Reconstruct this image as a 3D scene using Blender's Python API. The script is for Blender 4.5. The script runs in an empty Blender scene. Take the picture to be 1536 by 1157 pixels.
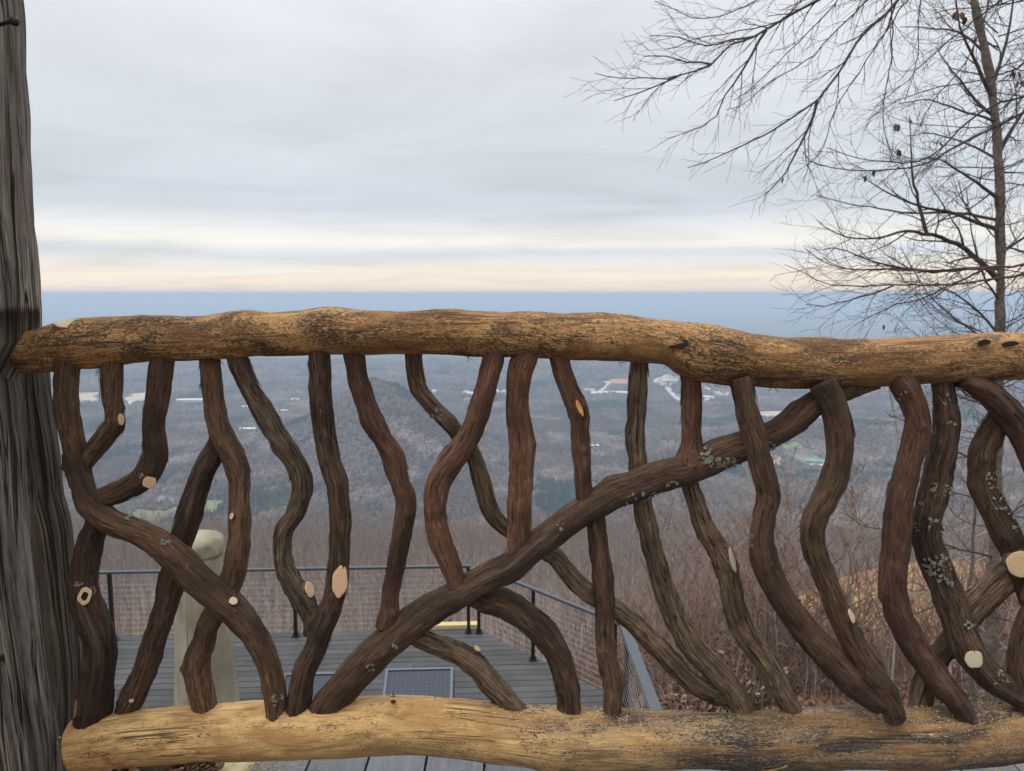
import bpy, math, random
import numpy as np
from mathutils import Vector, noise, Matrix
rnd = random.Random(7)
R = math.radians
SC = bpy.context.scene
COL = SC.collection
# ------------------------------------------------------------ camera
PITCH = R(6.78); FPX = 1154.0; CAM = Vector((0, 0, 1.12))
FWD = Vector((0, math.cos(PITCH), -math.sin(PITCH))); UP = Vector((0, math.sin(PITCH), math.cos(PITCH)))
cd = bpy.data.cameras.new('camera'); cam = bpy.data.objects.new('camera', cd); COL.objects.link(cam)
cam.location = CAM; cam.rotation_euler = (R(90) - PITCH, 0, 0)
cd.sensor_width = 36; cd.lens = 36 * FPX / 1536; cd.clip_start = 0.05; cd.clip_end = 150000
cd.dof.use_dof = True; cd.dof.focus_distance = 1.5; cd.dof.aperture_fstop = 11
SC.camera = cam
# ------------------------------------------------------------ world: overcast layers over a clear-sky texture
SUN_EL, SUN_ROT = R(56), R(248)
w = bpy.data.worlds.new('World'); SC.world = w; w.use_nodes = True
NT = w.node_tree; NT.nodes.clear()
def nd(t, typ, **kw):
    n = t.nodes.new(typ)
    for k, v in kw.items():
        if k.startswith('i_'): n.inputs[k[2:].replace('_', ' ')].default_value = v
        else: setattr(n, k, v)
    return n
def ramp(t, stops, interp='LINEAR'):
    n = t.nodes.new('ShaderNodeValToRGB'); e = n.color_ramp.elements; n.color_ramp.interpolation = interp
    while len(e) < len(stops): e.new(0.5)
    for k, (p, c) in enumerate(stops):
        e[k].position = p
        e[k].color = (*c, 1) if not isinstance(c, (int, float)) else (c, c, c, 1)
    return n
def s2l(r, g, b):
    f = lambda v: (v / 255 / 12.92) if v < 10.3 else ((v / 255 + .055) / 1.055) ** 2.4
    return (f(r), f(g), f(b))
def math_n(t, op, a, b=None, c=None, clamp=False):
    n = t.nodes.new('ShaderNodeMath'); n.operation = op; n.use_clamp = clamp
    for k, v in enumerate((a, b, c)):
        if v is None: continue
        if isinstance(v, (int, float)): n.inputs[k].default_value = v
        else: t.links.new(v, n.inputs[k])
    return n.outputs[0]
def mixc(t, fac, a, b, blend='MIX'):
    n = t.nodes.new('ShaderNodeMix'); n.data_type = 'RGBA'; n.blend_type = blend
    for k, v in ((0, fac), (6, a), (7, b)):
        if isinstance(v, (int, float)): n.inputs[k].default_value = v
        elif isinstance(v, tuple): n.inputs[k].default_value = (*v, 1)
        else: t.links.new(v, n.inputs[k])
    return n.outputs[2]
L = NT.links.new
tc = nd(NT, 'ShaderNodeTexCoord')
sep = nd(NT, 'ShaderNodeSeparateXYZ'); L(tc.outputs['Generated'], sep.inputs[0])
# cloud sheet coordinates: direction projected on a level ceiling
zc = math_n(NT, 'ADD', math_n(NT, 'MAXIMUM', sep.outputs[2], 0.0), 0.10)
cx = math_n(NT, 'DIVIDE', sep.outputs[0], zc); cy = math_n(NT, 'DIVIDE', sep.outputs[1], zc)
cmb = nd(NT, 'ShaderNodeCombineXYZ'); L(cx, cmb.inputs[0]); L(cy, cmb.inputs[1])
mp = nd(NT, 'ShaderNodeMapping'); mp.inputs['Scale'].default_value = (.55, 1.0, 1); mp.inputs['Location'].default_value = (1.3, 2.1, 0); L(cmb.outputs[0], mp.inputs[0])
n1 = nd(NT, 'ShaderNodeTexNoise', i_Scale=1.0, i_Detail=7, i_Roughness=.58, i_Distortion=.9); L(mp.outputs[0], n1.inputs[0])
mp2 = nd(NT, 'ShaderNodeMapping'); mp2.inputs['Scale'].default_value = (2.6, 2.6, 17); L(tc.outputs['Generated'], mp2.inputs[0])
n2 = nd(NT, 'ShaderNodeTexNoise', i_Scale=1.0, i_Detail=5, i_Roughness=.55); L(mp2.outputs[0], n2.inputs[0])
zz = math_n(NT, 'ADD', sep.outputs[2], math_n(NT, 'MULTIPLY', math_n(NT, 'SUBTRACT', n2.outputs[0], .5), .022))
zr = math_n(NT, 'MAXIMUM', zz, 0.0)
S = s2l
sky_r = ramp(NT, [(0, (1.0, .82, .64)), (.026, (1.0, .86, .71)), (.042, S(232, 231, 229)), (.052, S(220, 224, 228)), (.064, S(249, 244, 235)),
                  (.078, S(238, 238, 236)), (.105, S(209, 215, 223)), (.18, S(214, 220, 227)), (.28, S(225, 229, 235)), (.36, S(234, 237, 241)), (.5, (1.15, 1.17, 1.2)), (.75, (1.9, 1.93, 1.97)), (1, (2.3, 2.33, 2.37))])
L(zr, sky_r.inputs[0])
vr = ramp(NT, [(.3, .88), (.5, 1.0), (.72, 1.08)]); L(n1.outputs[0], vr.inputs[0])
vr2 = ramp(NT, [(.3, .975), (.7, 1.025)]); L(n2.outputs[0], vr2.inputs[0])
cc = mixc(NT, 1.0, sky_r.outputs[0], vr.outputs[0], 'MULTIPLY'); cc = mixc(NT, 1.0, cc, vr2.outputs[0], 'MULTIPLY')
bgc = nd(NT, 'ShaderNodeBackground', i_Strength=1.0); L(cc, bgc.inputs[0])
sk = nd(NT, 'ShaderNodeTexSky'); sk.sky_type = 'NISHITA'; sk.sun_disc = False; sk.sun_elevation = SUN_EL; sk.sun_rotation = SUN_ROT; sk.altitude = 800
bgs = nd(NT, 'ShaderNodeBackground', i_Strength=.1); L(sk.outputs[0], bgs.inputs[0])
ms = nd(NT, 'ShaderNodeMixShader'); ms.inputs[0].default_value = .94; L(bgs.outputs[0], ms.inputs[1]); L(bgc.outputs[0], ms.inputs[2])
wo = nd(NT, 'ShaderNodeOutputWorld'); L(ms.outputs[0], wo.inputs[0])
w.cycles.sampling_method = 'MANUAL'; w.cycles.sample_map_resolution = 512
# ------------------------------------------------------------ sun
sl = bpy.data.lights.new('sun', 'SUN'); sl.energy = 1.5; sl.angle = R(13); sl.color = (1, .95, .88)
so = bpy.data.objects.new('sun', sl); COL.objects.link(so)
sd = Vector((math.sin(SUN_ROT) * math.cos(SUN_EL), math.cos(SUN_ROT) * math.cos(SUN_EL), math.sin(SUN_EL)))
so.rotation_euler = sd.to_track_quat('Z', 'Y').to_euler()
SC.view_settings.view_transform = 'Standard'; SC.view_settings.look = 'None'; SC.view_settings.exposure = 0.1; SC.view_settings.gamma = 1
cy_ = SC.cycles
cy_.max_bounces = 6; cy_.diffuse_bounces = 3; cy_.glossy_bounces = 2; cy_.transmission_bounces = 2; cy_.volume_bounces = 4; cy_.transparent_max_bounces = 4
cy_.use_adaptive_sampling = True; cy_.adaptive_threshold = .015; cy_.use_denoising = True; cy_.caustics_reflective = False; cy_.caustics_refractive = False
# ------------------------------------------------------------ helpers
def ray(px, py):
    return FWD + Vector((1, 0, 0)) * ((px - 768) / FPX) + UP * ((578 - py) / FPX)
def at(px, py, Y):
    d = ray(px, py); return CAM + d * (Y / d.y)
def atz(px, py, z):
    d = ray(px, py); return CAM + d * ((z - CAM.z) / d.z)
def axial(P): return (P - CAM).dot(FWD)
def tag(o, label=None, cat=None, group=None, kind=None):
    if label: o['label'] = label
    if cat: o['category'] = cat
    if group: o['group'] = group
    if kind: o['kind'] = kind
    return o
def link(name, me, parent=None, mats=()):
    for m in mats: me.materials.append(m)
    o = bpy.data.objects.new(name, me); COL.objects.link(o)
    if parent: o.parent = parent
    return o
def empty(name, loc=(0, 0, 0), rz=0):
    o = bpy.data.objects.new(name, None); COL.objects.link(o); o.location = loc; o.rotation_euler = (0, 0, rz); o.empty_display_size = .1
    return o
class MB:
    def __init__(s): s.v = []; s.f = []; s.m = []; s.g = []; s.c = []
    def add(s, v, f, mi=0, g=None, c=None):
        b = len(s.v); s.v.extend([tuple(p) for p in v]); s.f.extend([tuple(b + i for i in q) for q in f]); s.m.extend([mi] * len(f))
        if g is not None: s.g.extend(g)
        if c is not None: s.c.extend([c] * len(v))
    def box(s, c, d, mi=0, rz=0, rx=0):
        M = Matrix.Rotation(rz, 3, 'Z') @ Matrix.Rotation(rx, 3, 'X')
        vs = [Vector(c) + M @ Vector((d[0] * a / 2, d[1] * b / 2, d[2] * e / 2)) for a in (-1, 1) for b in (-1, 1) for e in (-1, 1)]
        s.add(vs, [(0, 1, 3, 2), (4, 6, 7, 5), (0, 4, 5, 1), (2, 3, 7, 6), (0, 2, 6, 4), (1, 5, 7, 3)], mi)
    def tube(s, pts, rad, k=3, mi=0, cap=False):
        n = len(pts)
        if n < 2: return
        b = len(s.v); ref = None
        for i in range(n):
            t = (pts[min(i + 1, n - 1)] - pts[max(i - 1, 0)])
            if t.length < 1e-9: t = Vector((0, 0, 1))
            t.normalize()
            if ref is None:
                ref = t.orthogonal().normalized()
            u = ref - t * ref.dot(t)
            u = u.normalized() if u.length > 1e-6 else t.orthogonal().normalized()
            ref = u; v = t.cross(u); r = rad[i] if not isinstance(rad, (int, float)) else rad
            for j in range(k):
                a = 2 * math.pi * j / k
                p = pts[i] + u * (math.cos(a) * r) + v * (math.sin(a) * r); s.v.append((p.x, p.y, p.z))
        for i in range(n - 1):
            for j in range(k):
                j2 = (j + 1) % k
                s.f.append((b + i * k + j, b + i * k + j2, b + (i + 1) * k + j2, b + (i + 1) * k + j)); s.m.append(mi)
        if cap:
            s.f.append(tuple(b + j for j in range(k))[::-1]); s.m.append(mi)
            s.f.append(tuple(b + (n - 1) * k + j for j in range(k))); s.m.append(mi)
    def mesh(s, name, smooth=True):
        me = bpy.data.meshes.new(name); me.from_pydata(s.v, [], s.f)
        if any(s.m): me.polygons.foreach_set('material_index', s.m)
        if smooth: me.polygons.foreach_set('use_smooth', [True] * len(s.f))
        if s.g and len(s.g) == len(s.v):
            a = me.attributes.new('grain', 'FLOAT_VECTOR', 'POINT'); a.data.foreach_set('vector', [q for g in s.g for q in g])
        if s.c and len(s.c) == len(s.v):
            a = me.attributes.new('tint', 'FLOAT', 'POINT'); a.data.foreach_set('value', s.c)
        me.update(); return me
    def build(s, name, mat, parent=None, smooth=True):
        return link(name, s.mesh(name, smooth), parent, mat if isinstance(mat, (list, tuple)) else (mat,))
def newmat(name):
    m = bpy.data.materials.new(name); m.use_nodes = True; t = m.node_tree; b = t.nodes['Principled BSDF']
    b.inputs['Specular IOR Level'].default_value = .3
    return m, t, b
def bump(t, b, h, strength, dist):
    n = t.nodes.new('ShaderNodeBump'); n.inputs['Strength'].default_value = strength; n.inputs['Distance'].default_value = dist
    t.links.new(h, n.inputs['Height']); t.links.new(n.outputs[0], b.inputs['Normal'])
def nz(t, vec, scale, detail=5, rough=.55, sc=(1, 1, 1), dist=0, loc=(0, 0, 0)):
    m = nd(t, 'ShaderNodeMapping'); m.inputs['Scale'].default_value = sc; m.inputs['Location'].default_value = loc; t.links.new(vec, m.inputs[0])
    n = nd(t, 'ShaderNodeTexNoise'); n.inputs['Scale'].default_value = scale; n.inputs['Detail'].default_value = detail; n.inputs['Roughness'].default_value = rough; n.inputs['Distortion'].default_value = dist
    t.links.new(m.outputs[0], n.inputs[0]); return n.outputs[0]
def rr(t, v, *stops): n = ramp(t, list(stops)); t.links.new(v, n.inputs[0]); return n.outputs[0]
def attr(t, name): n = nd(t, 'ShaderNodeAttribute'); n.attribute_name = name; return n
def simple(name, col, rough=.7, var=.15, scale=20, metallic=0, bmp=0, obj=True):
    m, t, b = newmat(name); c = nd(t, 'ShaderNodeTexCoord').outputs['Object']
    n = nz(t, c, scale, 5)
    lo = tuple(x * (1 - var) for x in col); hi = tuple(min(1, x * (1 + var)) for x in col)
    t.links.new(rr(t, n, (.3, lo), (.7, hi)), b.inputs['Base Color']); b.inputs['Roughness'].default_value = rough; b.inputs['Metallic'].default_value = metallic
    if bmp: bump(t, b, n, .5, bmp)
    return m
# ---- wood materials on a 'grain' attribute: (cos, sin, along) in metres
def mat_bark(name, tones, seed=0., rough=.8, crack=1.):
    m, t, b = newmat(name); g = attr(t, 'grain').outputs['Vector']; oi = nd(t, 'ShaderNodeObjectInfo')
    off = math_n(t, 'MULTIPLY', oi.outputs['Random'], 37.0)
    va = nd(t, 'ShaderNodeVectorMath'); va.operation = 'ADD'; cb = nd(t, 'ShaderNodeCombineXYZ'); t.links.new(off, cb.inputs[2]); t.links.new(g, va.inputs[0]); t.links.new(cb.outputs[0], va.inputs[1]); g = va.outputs[0]
    fib = nz(t, g, 240, 7, .65, (1, 1, .10), .4)
    fib2 = nz(t, g, 620, 4, .6, (1, 1, .07), .2)
    mid = nz(t, g, 60, 5, .6, (1, 1, .28), .6)
    big = nz(t, g, 13, 3, .5, (1, 1, .5))
    dark, base, red, pale = tones
    c = rr(t, fib, (.36, dark), (.46, base), (.58, tuple(1.25 * x for x in base)), (.72, pale))
    ck = math_n(t, 'ABSOLUTE', math_n(t, 'SUBTRACT', nz(t, g, 95, 3, .5, (1, 1, .05), .6, (4, 4, 4)), .5))
    c = mixc(t, rr(t, mid, (.42, 0.), (.66, .75)), c, red)
    c = mixc(t, rr(t, fib2, (.55, 0.), (.70, .6)), c, pale)
    c = mixc(t, rr(t, big, (.36, .75), (.56, 0.)), c, tuple(x * .42 for x in base))
    st = nz(t, g, 42, 6, .7, (1, 1, .07), .5, (6, 2, 1)); c = mixc(t, rr(t, st, (.54, 0.), (.68, .45)), c, tuple(x * .8 for x in pale))
    c = mixc(t, rr(t, ck, (.006, .9 * crack), (.022, 0.)), c, tuple(x * .5 for x in dark))
    spk = nz(t, g, 130, 4, .7, (1, 1, .35)); c = mixc(t, rr(t, spk, (.67, 0.), (.71, .5)), c, (.28, .21, .16))
    val = math_n(t, 'ADD', math_n(t, 'MULTIPLY', oi.outputs['Random'], .5), .78)
    hs = nd(t, 'ShaderNodeHueSaturation'); t.links.new(val, hs.inputs['Value']); t.links.new(c, hs.inputs['Color'])
    t.links.new(hs.outputs[0], b.inputs['Base Color']); b.inputs['Roughness'].default_value = rough; b.inputs['Specular IOR Level'].default_value = .35
    hh = math_n(t, 'ADD', math_n(t, 'MULTIPLY', fib, 1.0), math_n(t, 'MULTIPLY', fib2, .45)); hh = math_n(t, 'ADD', hh, math_n(t, 'MULTIPLY', mid, 1.1)); hh = math_n(t, 'ADD', hh, math_n(t, 'MULTIPLY', math_n(t, 'MINIMUM', ck, .03), 12. * crack))
    bump(t, b, hh, 1.0, .007); return m
def mat_log(name, gold, orange, grey, black, mould, grey_from, grey_to):
    m, t, b = newmat(name); a = attr(t, 'grain'); g = a.outputs['Vector']
    sp = nd(t, 'ShaderNodeSeparateXYZ'); t.links.new(g, sp.inputs[0])
    fib = nz(t, g, 160, 7, .68, (1, 1, .07), .5); mid = nz(t, g, 42, 5, .6, (1, 1, .3), 1.0); big = nz(t, g, 10, 4, .6, (1, 1, .55), .6)
    c = rr(t, mid, (.3, orange), (.5, gold), (.72, tuple(min(1, x * 1.25) for x in gold)))
    mr = nd(t, 'ShaderNodeMapRange'); mr.inputs[1].default_value = grey_from; mr.inputs[2].default_value = grey_to; mr.interpolation_type = 'SMOOTHSTEP'; t.links.new(math_n(t, 'ADD', sp.outputs[2], math_n(t, 'MULTIPLY', math_n(t, 'SUBTRACT', big, .5), 1.3)), mr.inputs[0])
    c = mixc(t, math_n(t, 'MULTIPLY', mr.outputs[0], .88), c, grey)
    c = mixc(t, rr(t, fib, (.30, .6), (.48, 0.)), c, tuple(x * .4 for x in orange))
    c = mixc(t, rr(t, fib, (.56, 0.), (.75, .5)), c, tuple(min(1, x * 1.35) for x in gold))
    # black mould: fine grains inside larger patches
    fine = nz(t, g, 330, 6, .8, (1, 1, .45)); patch = nz(t, g, 17, 6, .7, (1, 1, .4), .8, (3, 1, 5))
    if mould < 0: pm = math_n(t, 'ADD', patch, math_n(t, 'MULTIPLY', mr.outputs[0], .25)); th = .15
    else: pm = patch; th = -.02
    k1 = math_n(t, 'ADD', math_n(t, 'ADD', math_n(t, 'MULTIPLY', pm, 1.0), math_n(t, 'MULTIPLY', fine, 1.7)), math_n(t, 'MULTIPLY', fib, .5))
    c = mixc(t, rr(t, math_n(t, 'SUBTRACT', k1, 1.0 + th), (.55, 0.), (.73, .92)), c, black)
    ck = math_n(t, 'ABSOLUTE', math_n(t, 'SUBTRACT', nz(t, g, 34, 4, .55, (1, 1, .035), .8, (4, 4, 4)), .5)); gate = nz(t, g, 9, 3, .5, (1, 1, .5), 0, (8, 1, 1))
    ckm = math_n(t, 'MULTIPLY', rr(t, ck, (.002, 1.), (.012, 0.)), rr(t, gate, (.48, 0.), (.56, .9))); c = mixc(t, ckm, c, black)
    c = mixc(t, rr(t, nz(t, g, 16, 5, .65, (1, 1, .25), .8, (1, 9, 3)), (.47, 0.), (.62, .7)), c, orange)
    bp_ = nz(t, g, 11, 6, .7, (1, 1, .3), 1.0, (5, 5, 8)); c = mixc(t, math_n(t, 'MULTIPLY', rr(t, bp_, (.56, 0.), (.64, .8)), rr(t, fine, (.35, .5), (.6, 1.))), c, tuple(x * .32 for x in orange))
    hole = nz(t, g, 21, 2, .4, (1, 1, .35), .3, (9, 4, 2)); c = mixc(t, rr(t, hole, (.775, 0.), (.79, 1.)), c, (.012, .009, .007))
    t.links.new(c, b.inputs['Base Color']); b.inputs['Roughness'].default_value = .72
    hh = math_n(t, 'SUBTRACT', math_n(t, 'ADD', fib, math_n(t, 'MULTIPLY', fine, .4)), math_n(t, 'MULTIPLY', ckm, .8)); hh = math_n(t, 'ADD', hh, math_n(t, 'MULTIPLY', mid, .7))
    bump(t, b, hh, .9, .004); return m
M_bark = [mat_bark('bark_brown', ((.008, .005, .003), (.084, .045, .023), (.125, .058, .026), (.29, .20, .125)), crack=.6),
          mat_bark('bark_reddish', ((.010, .005, .003), (.098, .046, .026), (.145, .055, .027), (.31, .20, .13)), crack=.25),
          mat_bark('bark_dark', ((.007, .004, .002), (.056, .031, .017), (.092, .043, .021), (.23, .16, .105)), crack=.9),
          mat_bark('bark_grey', ((.012, .008, .005), (.122, .080, .047), (.145, .076, .038), (.42, .32, .21)))]
M_top = mat_log('log_top', (.40, .225, .085), (.17, .078, .026), (.25, .20, .12), (.014, .011, .009), .455, 1.9, 2.6)
M_bot = mat_log('log_bottom', (.52, .33, .135), (.32, .17, .06), (.25, .19, .13), (.022, .018, .016), -1, .75, 1.35)
def mat_post():
    m, t, b = newmat('weathered_post'); g = attr(t, 'grain').outputs['Vector']
    f1 = nz(t, g, 55, 8, .7, (1, 1, .045), .5); f2 = nz(t, g, 190, 5, .65, (1, 1, .05), .3); big = nz(t, g, 6, 4, .6, (1, 1, .35), .5)
    c = rr(t, f1, (.34, (.018, .016, .015)), (.43, (.15, .128, .102)), (.54, (.26, .226, .182)), (.68, (.46, .41, .335)))
    c = mixc(t, rr(t, f2, (.3, .7), (.5, 0.)), c, (.022, .020, .018))
    c = mixc(t, rr(t, big, (.38, .6), (.58, 0.)), c, (.075, .067, .058))
    c = mixc(t, rr(t, nz(t, g, 30, 5, .7, (1, 1, .2), .3, (2, 7, 1)), (.62, 0.), (.72, .6)), c, (.20, .16, .10))
    t.links.new(c, b.inputs['Base Color']); b.inputs['Roughness'].default_value = .88
    ck = math_n(t, 'ABSOLUTE', math_n(t, 'SUBTRACT', nz(t, g, 22, 4, .6, (1, 1, .03), .7, (4, 4, 4)), .5)); ckm = rr(t, ck, (.004, 1.), (.020, 0.)); c = mixc(t, ckm, c, (.010, .008, .007))
    ck2 = math_n(t, 'ABSOLUTE', math_n(t, 'SUBTRACT', nz(t, g, 70, 4, .6, (1, 1, .03), .5, (7, 4, 4)), .5)); c = mixc(t, rr(t, ck2, (.004, .8), (.02, 0.)), c, (.02, .017, .015))
    t.links.new(c, b.inputs['Base Color'])
    bump(t, b, math_n(t, 'SUBTRACT', math_n(t, 'ADD', f1, math_n(t, 'MULTIPLY', f2, .5)), math_n(t, 'MULTIPLY', ckm, .9)), 1.0, .014); return m
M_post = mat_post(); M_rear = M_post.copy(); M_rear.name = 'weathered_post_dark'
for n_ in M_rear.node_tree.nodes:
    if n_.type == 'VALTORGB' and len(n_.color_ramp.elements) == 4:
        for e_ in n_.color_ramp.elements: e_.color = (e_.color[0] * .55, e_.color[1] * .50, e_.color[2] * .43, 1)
def mat_cut(name, c1, c2, c3):
    m, t, b = newmat(name); g = attr(t, 'grain').outputs['Vector']
    wv = nd(t, 'ShaderNodeTexWave'); wv.wave_type = 'RINGS'; wv.rings_direction = 'Z'; wv.inputs['Scale'].default_value = 70; wv.inputs['Distortion'].default_value = 2.2; wv.inputs['Detail'].default_value = 3; t.links.new(g, wv.inputs[0])
    n = nz(t, g, 150, 4, .6)
    c = mixc(t, rr(t, wv.outputs[1], (.1, .65), (.6, 0.)), c1, c2); c = mixc(t, rr(t, n, (.45, 0.), (.75, .7)), c, c3)
    t.links.new(c, b.inputs['Base Color']); b.inputs['Roughness'].default_value = .75; bump(t, b, n, .4, .002); return m
M_cut = mat_cut('cut_wood', (.54, .375, .215), (.37, .22, .11), (.62, .46, .29))
M_cutd = mat_cut('cut_wood_dull', (.24, .155, .10), (.15, .09, .055), (.30, .21, .14))
M_cutl = mat_cut('cut_wood_grey', (.48, .40, .27), (.36, .29, .18), (.55, .47, .34))
M_lichen = simple('lichen', (.17, .18, .135), .9, .45, 300, bmp=.002)
M_torn = simple('torn_wood', (.42, .20, .07), .8, .5, 90, bmp=.002)
# ------------------------------------------------------------ stick tracer
def catmull(P, step):
    out = []; n = len(P)
    for i in range(n - 1):
        p0 = P[max(i - 1, 0)]; p1 = P[i]; p2 = P[i + 1]; p3 = P[min(i + 2, n - 1)]
        L_ = math.dist(p1[:3], p2[:3]); k = max(1, int(L_ / step))
        for j in range(k):
            u = j / k
            out.append([.5 * ((2 * b_) + (-a_ + c_) * u + (2 * a_ - 5 * b_ + 4 * c_ - d_) * u * u + (-a_ + 3 * b_ - 3 * c_ + d_) * u ** 3) for a_, b_, c_, d_ in zip(p0, p1, p2, p3)])
    out.append(list(P[-1])); return out
def log_mesh(P, step, seg, seed, rough_a=(.0016, 300, .12), lump=(.0035, 22), mat=None, parent=None, name='baluster', knots=(), flute=.03, peels=0):
    """P: [x,y,z,r] control points.  Returns object + vert/normal list."""
    Q = catmull(P, step); n = len(Q); pts = [Vector(q[:3]) for q in Q]; rads = [q[3] for q in Q]
    mb = MB(); V = []; G = []; NN = []; ref = Vector((0, -1, 0)); s = 0.0
    for i in range(n):
        t = (pts[min(i + 1, n - 1)] - pts[max(i - 1, 0)]).normalized()
        u = ref - t * ref.dot(t); u.normalize(); v = t.cross(u)
        if i: s += (pts[i] - pts[i - 1]).length
        for j in range(seg):
            a = 2 * math.pi * j / seg; ca, sa = math.cos(a), math.sin(a)
            d = u * ca + v * sa; r = rads[i]
            gx, gy = ca * r, sa * r
            q = Vector((gx * lump[1] * 1.2 + seed * 7.3, gy * lump[1] * 1.2, s * lump[1] * .7))
            k = noise.noise(q) * lump[0] + noise.noise(q * 2.7) * lump[0] * .45
            q2 = Vector((gx * rough_a[1] + seed * 3.1, gy * rough_a[1], s * rough_a[1] * rough_a[2]))
            f = noise.noise(q2); k += (abs(f) * 2 - .6) * rough_a[0] + noise.noise(q2 * 2.3) * rough_a[0] * .6
            k += r * flute * (math.cos(2 * a + s * 9 + seed) + .6 * math.cos(3 * a - s * 14 + seed * 2))
            p = pts[i] + d * (r + k)
            for (kc, kr, kh) in knots:
                dd = (p - kc).length
                if dd < kr * 2.2: p = p + d * kh * math.exp(-(dd / kr) ** 2 * 1.4)
            V.append(p); NN.append(d); G.append((gx, gy, s))
    F = [(i * seg + j, i * seg + (j + 1) % seg, (i + 1) * seg + (j + 1) % seg, (i + 1) * seg + j) for i in range(n - 1) for j in range(seg)]
    b0 = len(V); V.append(pts[0]); G.append((0, 0, 0)); V.append(pts[-1]); G.append((0, 0, s))
    F += [(b0, (j + 1) % seg, j) for j in range(seg)] + [(b0 + 1, (n - 1) * seg + j, (n - 1) * seg + (j + 1) % seg) for j in range(seg)]
    mb.add(V, F, 0, G)
    pr = random.Random(seed)
    for _ in range(peels):
        j = pr.randrange(seg); i = pr.randrange(3, max(4, n - 14)); ln_ = pr.randint(4, 11); w_ = pr.uniform(.0012, .0035); pv_ = []; pg = []; lf = pr.uniform(.0005, .0018)
        for q in range(ln_):
            ii = min(n - 2, i + q); c0 = V[ii * seg + j]; d0 = NN[ii * seg + j]; t0 = (pts[ii + 1] - pts[ii]).normalized(); sd0 = d0.cross(t0); u = q / (ln_ - 1); ww = w_ * (1 - u) ** .5 * (1 + .4 * pr.uniform(-1, 1)) + .0002; up_ = .0006 + lf * u * u * 2
            g0_ = G[ii * seg + j]; off_ = sd0 * pr.uniform(-.0004, .0004)
            for e_ in (-1, 1): pv_.append(c0 + d0 * (up_ + (.0006 if e_ > 0 else 0)) + sd0 * ww * e_ + off_); pg.append((g0_[0] + .01 * e_, g0_[1], g0_[2]))
        mb.add(pv_, [(2 * q, 2 * q + 1, 2 * q + 3, 2 * q + 2) for q in range(ln_ - 1)], 0, pg)
    o = mb.build(name, mat, parent); return o, V, NN
# ============================================================ near deck, posts, log railing
YR = 1.5
railing = empty('log_railing', (0, YR, 0))
tag(railing, 'rustic railing of crooked brown branches between a top and a bottom peeled log', 'railing')
def PX(px, py, Y, hw):
    p = at(px, py, Y); return [p.x, p.y, p.z, hw * axial(p) / FPX]
def loc(o): o.matrix_parent_inverse = o.parent.matrix_world.inverted() if False else Matrix.Translation((-o.parent.location[0], -o.parent.location[1], -o.parent.location[2])); return o
def interp(tab, x):
    return float(np.interp(x, [a for a, _ in tab], [b for _, b in tab]))
TT = [(20, 500), (60, 492), (85, 484), (115, 477), (150, 475), (300, 474), (345, 467), (372, 464), (407, 467), (450, 465), (490, 460), (518, 461), (546, 463), (601, 465.5), (629, 466), (670, 464), (712, 466), (780, 467), (843, 471), (898, 469), (931, 470), (967, 475), (1036, 481), (1078, 487), (1119, 497), (1160, 504), (1191, 507), (1246, 508), (1302, 508), (1357, 505), (1440, 501.5), (1495, 499), (1536, 499.5), (1620, 503), (1760, 498), (1900, 500)]
TB = [(20, 562), (60, 560), (100, 556), (150, 552), (200, 545), (300, 539), (400, 535), (463, 533), (518, 533), (600, 532), (712, 532.7), (780, 534), (843, 538), (926, 543), (967, 544.6), (1003, 548), (1023, 561), (1050, 573), (1078, 577.5), (1160, 582), (1220, 584), (1274, 581.6), (1330, 579), (1357, 577), (1440, 575), (1536, 571), (1640, 574), (1760, 570), (1900, 572)]
BT = [(94, 1090), (108, 1080), (162, 1073), (216, 1066), (324, 1059), (400, 1053.5), (470, 1051), (560, 1045.6), (596, 1044.5), (632, 1046), (704, 1050), (780, 1060), (868, 1064), (976, 1067), (1084, 1068), (1160, 1066), (1244, 1064), (1352, 1062.5), (1460, 1059), (1536, 1055), (1700, 1058), (1900, 1056)]
BB = [(94, 1158), (144, 1153), (216, 1145), (288, 1140), (380, 1135.5), (434, 1138), (524, 1133), (596, 1130), (668, 1132), (760, 1140), (800, 1147), (832, 1152.6), (904, 1151), (1084, 1153), (1136, 1156), (1244, 1151), (1352, 1150), (1460, 1147), (1536, 1142), (1700, 1145), (1900, 1142)]
def rail_pts(T, B, xs):
    out = []
    for x in xs:
        a, b = interp(T, x), interp(B, x); out.append(PX(x, (a + b) / 2, YR, (b - a) / 2 * .985))
    return out
xs_t = [34, 60, 90, 120, 150, 200, 250, 300, 340, 372, 407, 450, 490, 530, 570, 610, 670, 712, 780, 843, 898, 940, 975, 1005, 1036, 1078, 1119, 1160, 1191, 1246, 1302, 1357, 1440, 1495, 1536, 1620, 1760, 1900]
xs_b = [114, 125, 162, 216, 270, 324, 400, 470, 520, 560, 610, 668, 720, 780, 832, 868, 920, 976, 1030, 1084, 1136, 1190, 1244, 1352, 1460, 1536, 1640, 1760, 1900]
tk = [(at(372, 480, 1.46), .03, .003), (at(1052, 560, 1.46), .05, .004), (at(490, 470, 1.47), .05, .003)]
o, _, _ = log_mesh(rail_pts(TT, TB, xs_t), .004, 72, 1.0, (.0011, 190, .10), (.0035, 12), M_top, railing, 'top_rail', tk); loc(o)
o['label'] = 'thick peeled golden top log mottled with black mould'; top_rail = o
o, _, _ = log_mesh(rail_pts(BT, BB, xs_b), .004, 72, 2.0, (.0010, 150, .08), (.0040, 11), M_bot, railing, 'bottom_rail', [(at(815, 1120, 1.46), .05, .004)]); loc(o)
o['label'] = 'peeled bottom log, yellow at the left and grey at the right'; bot_rail = o
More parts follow.
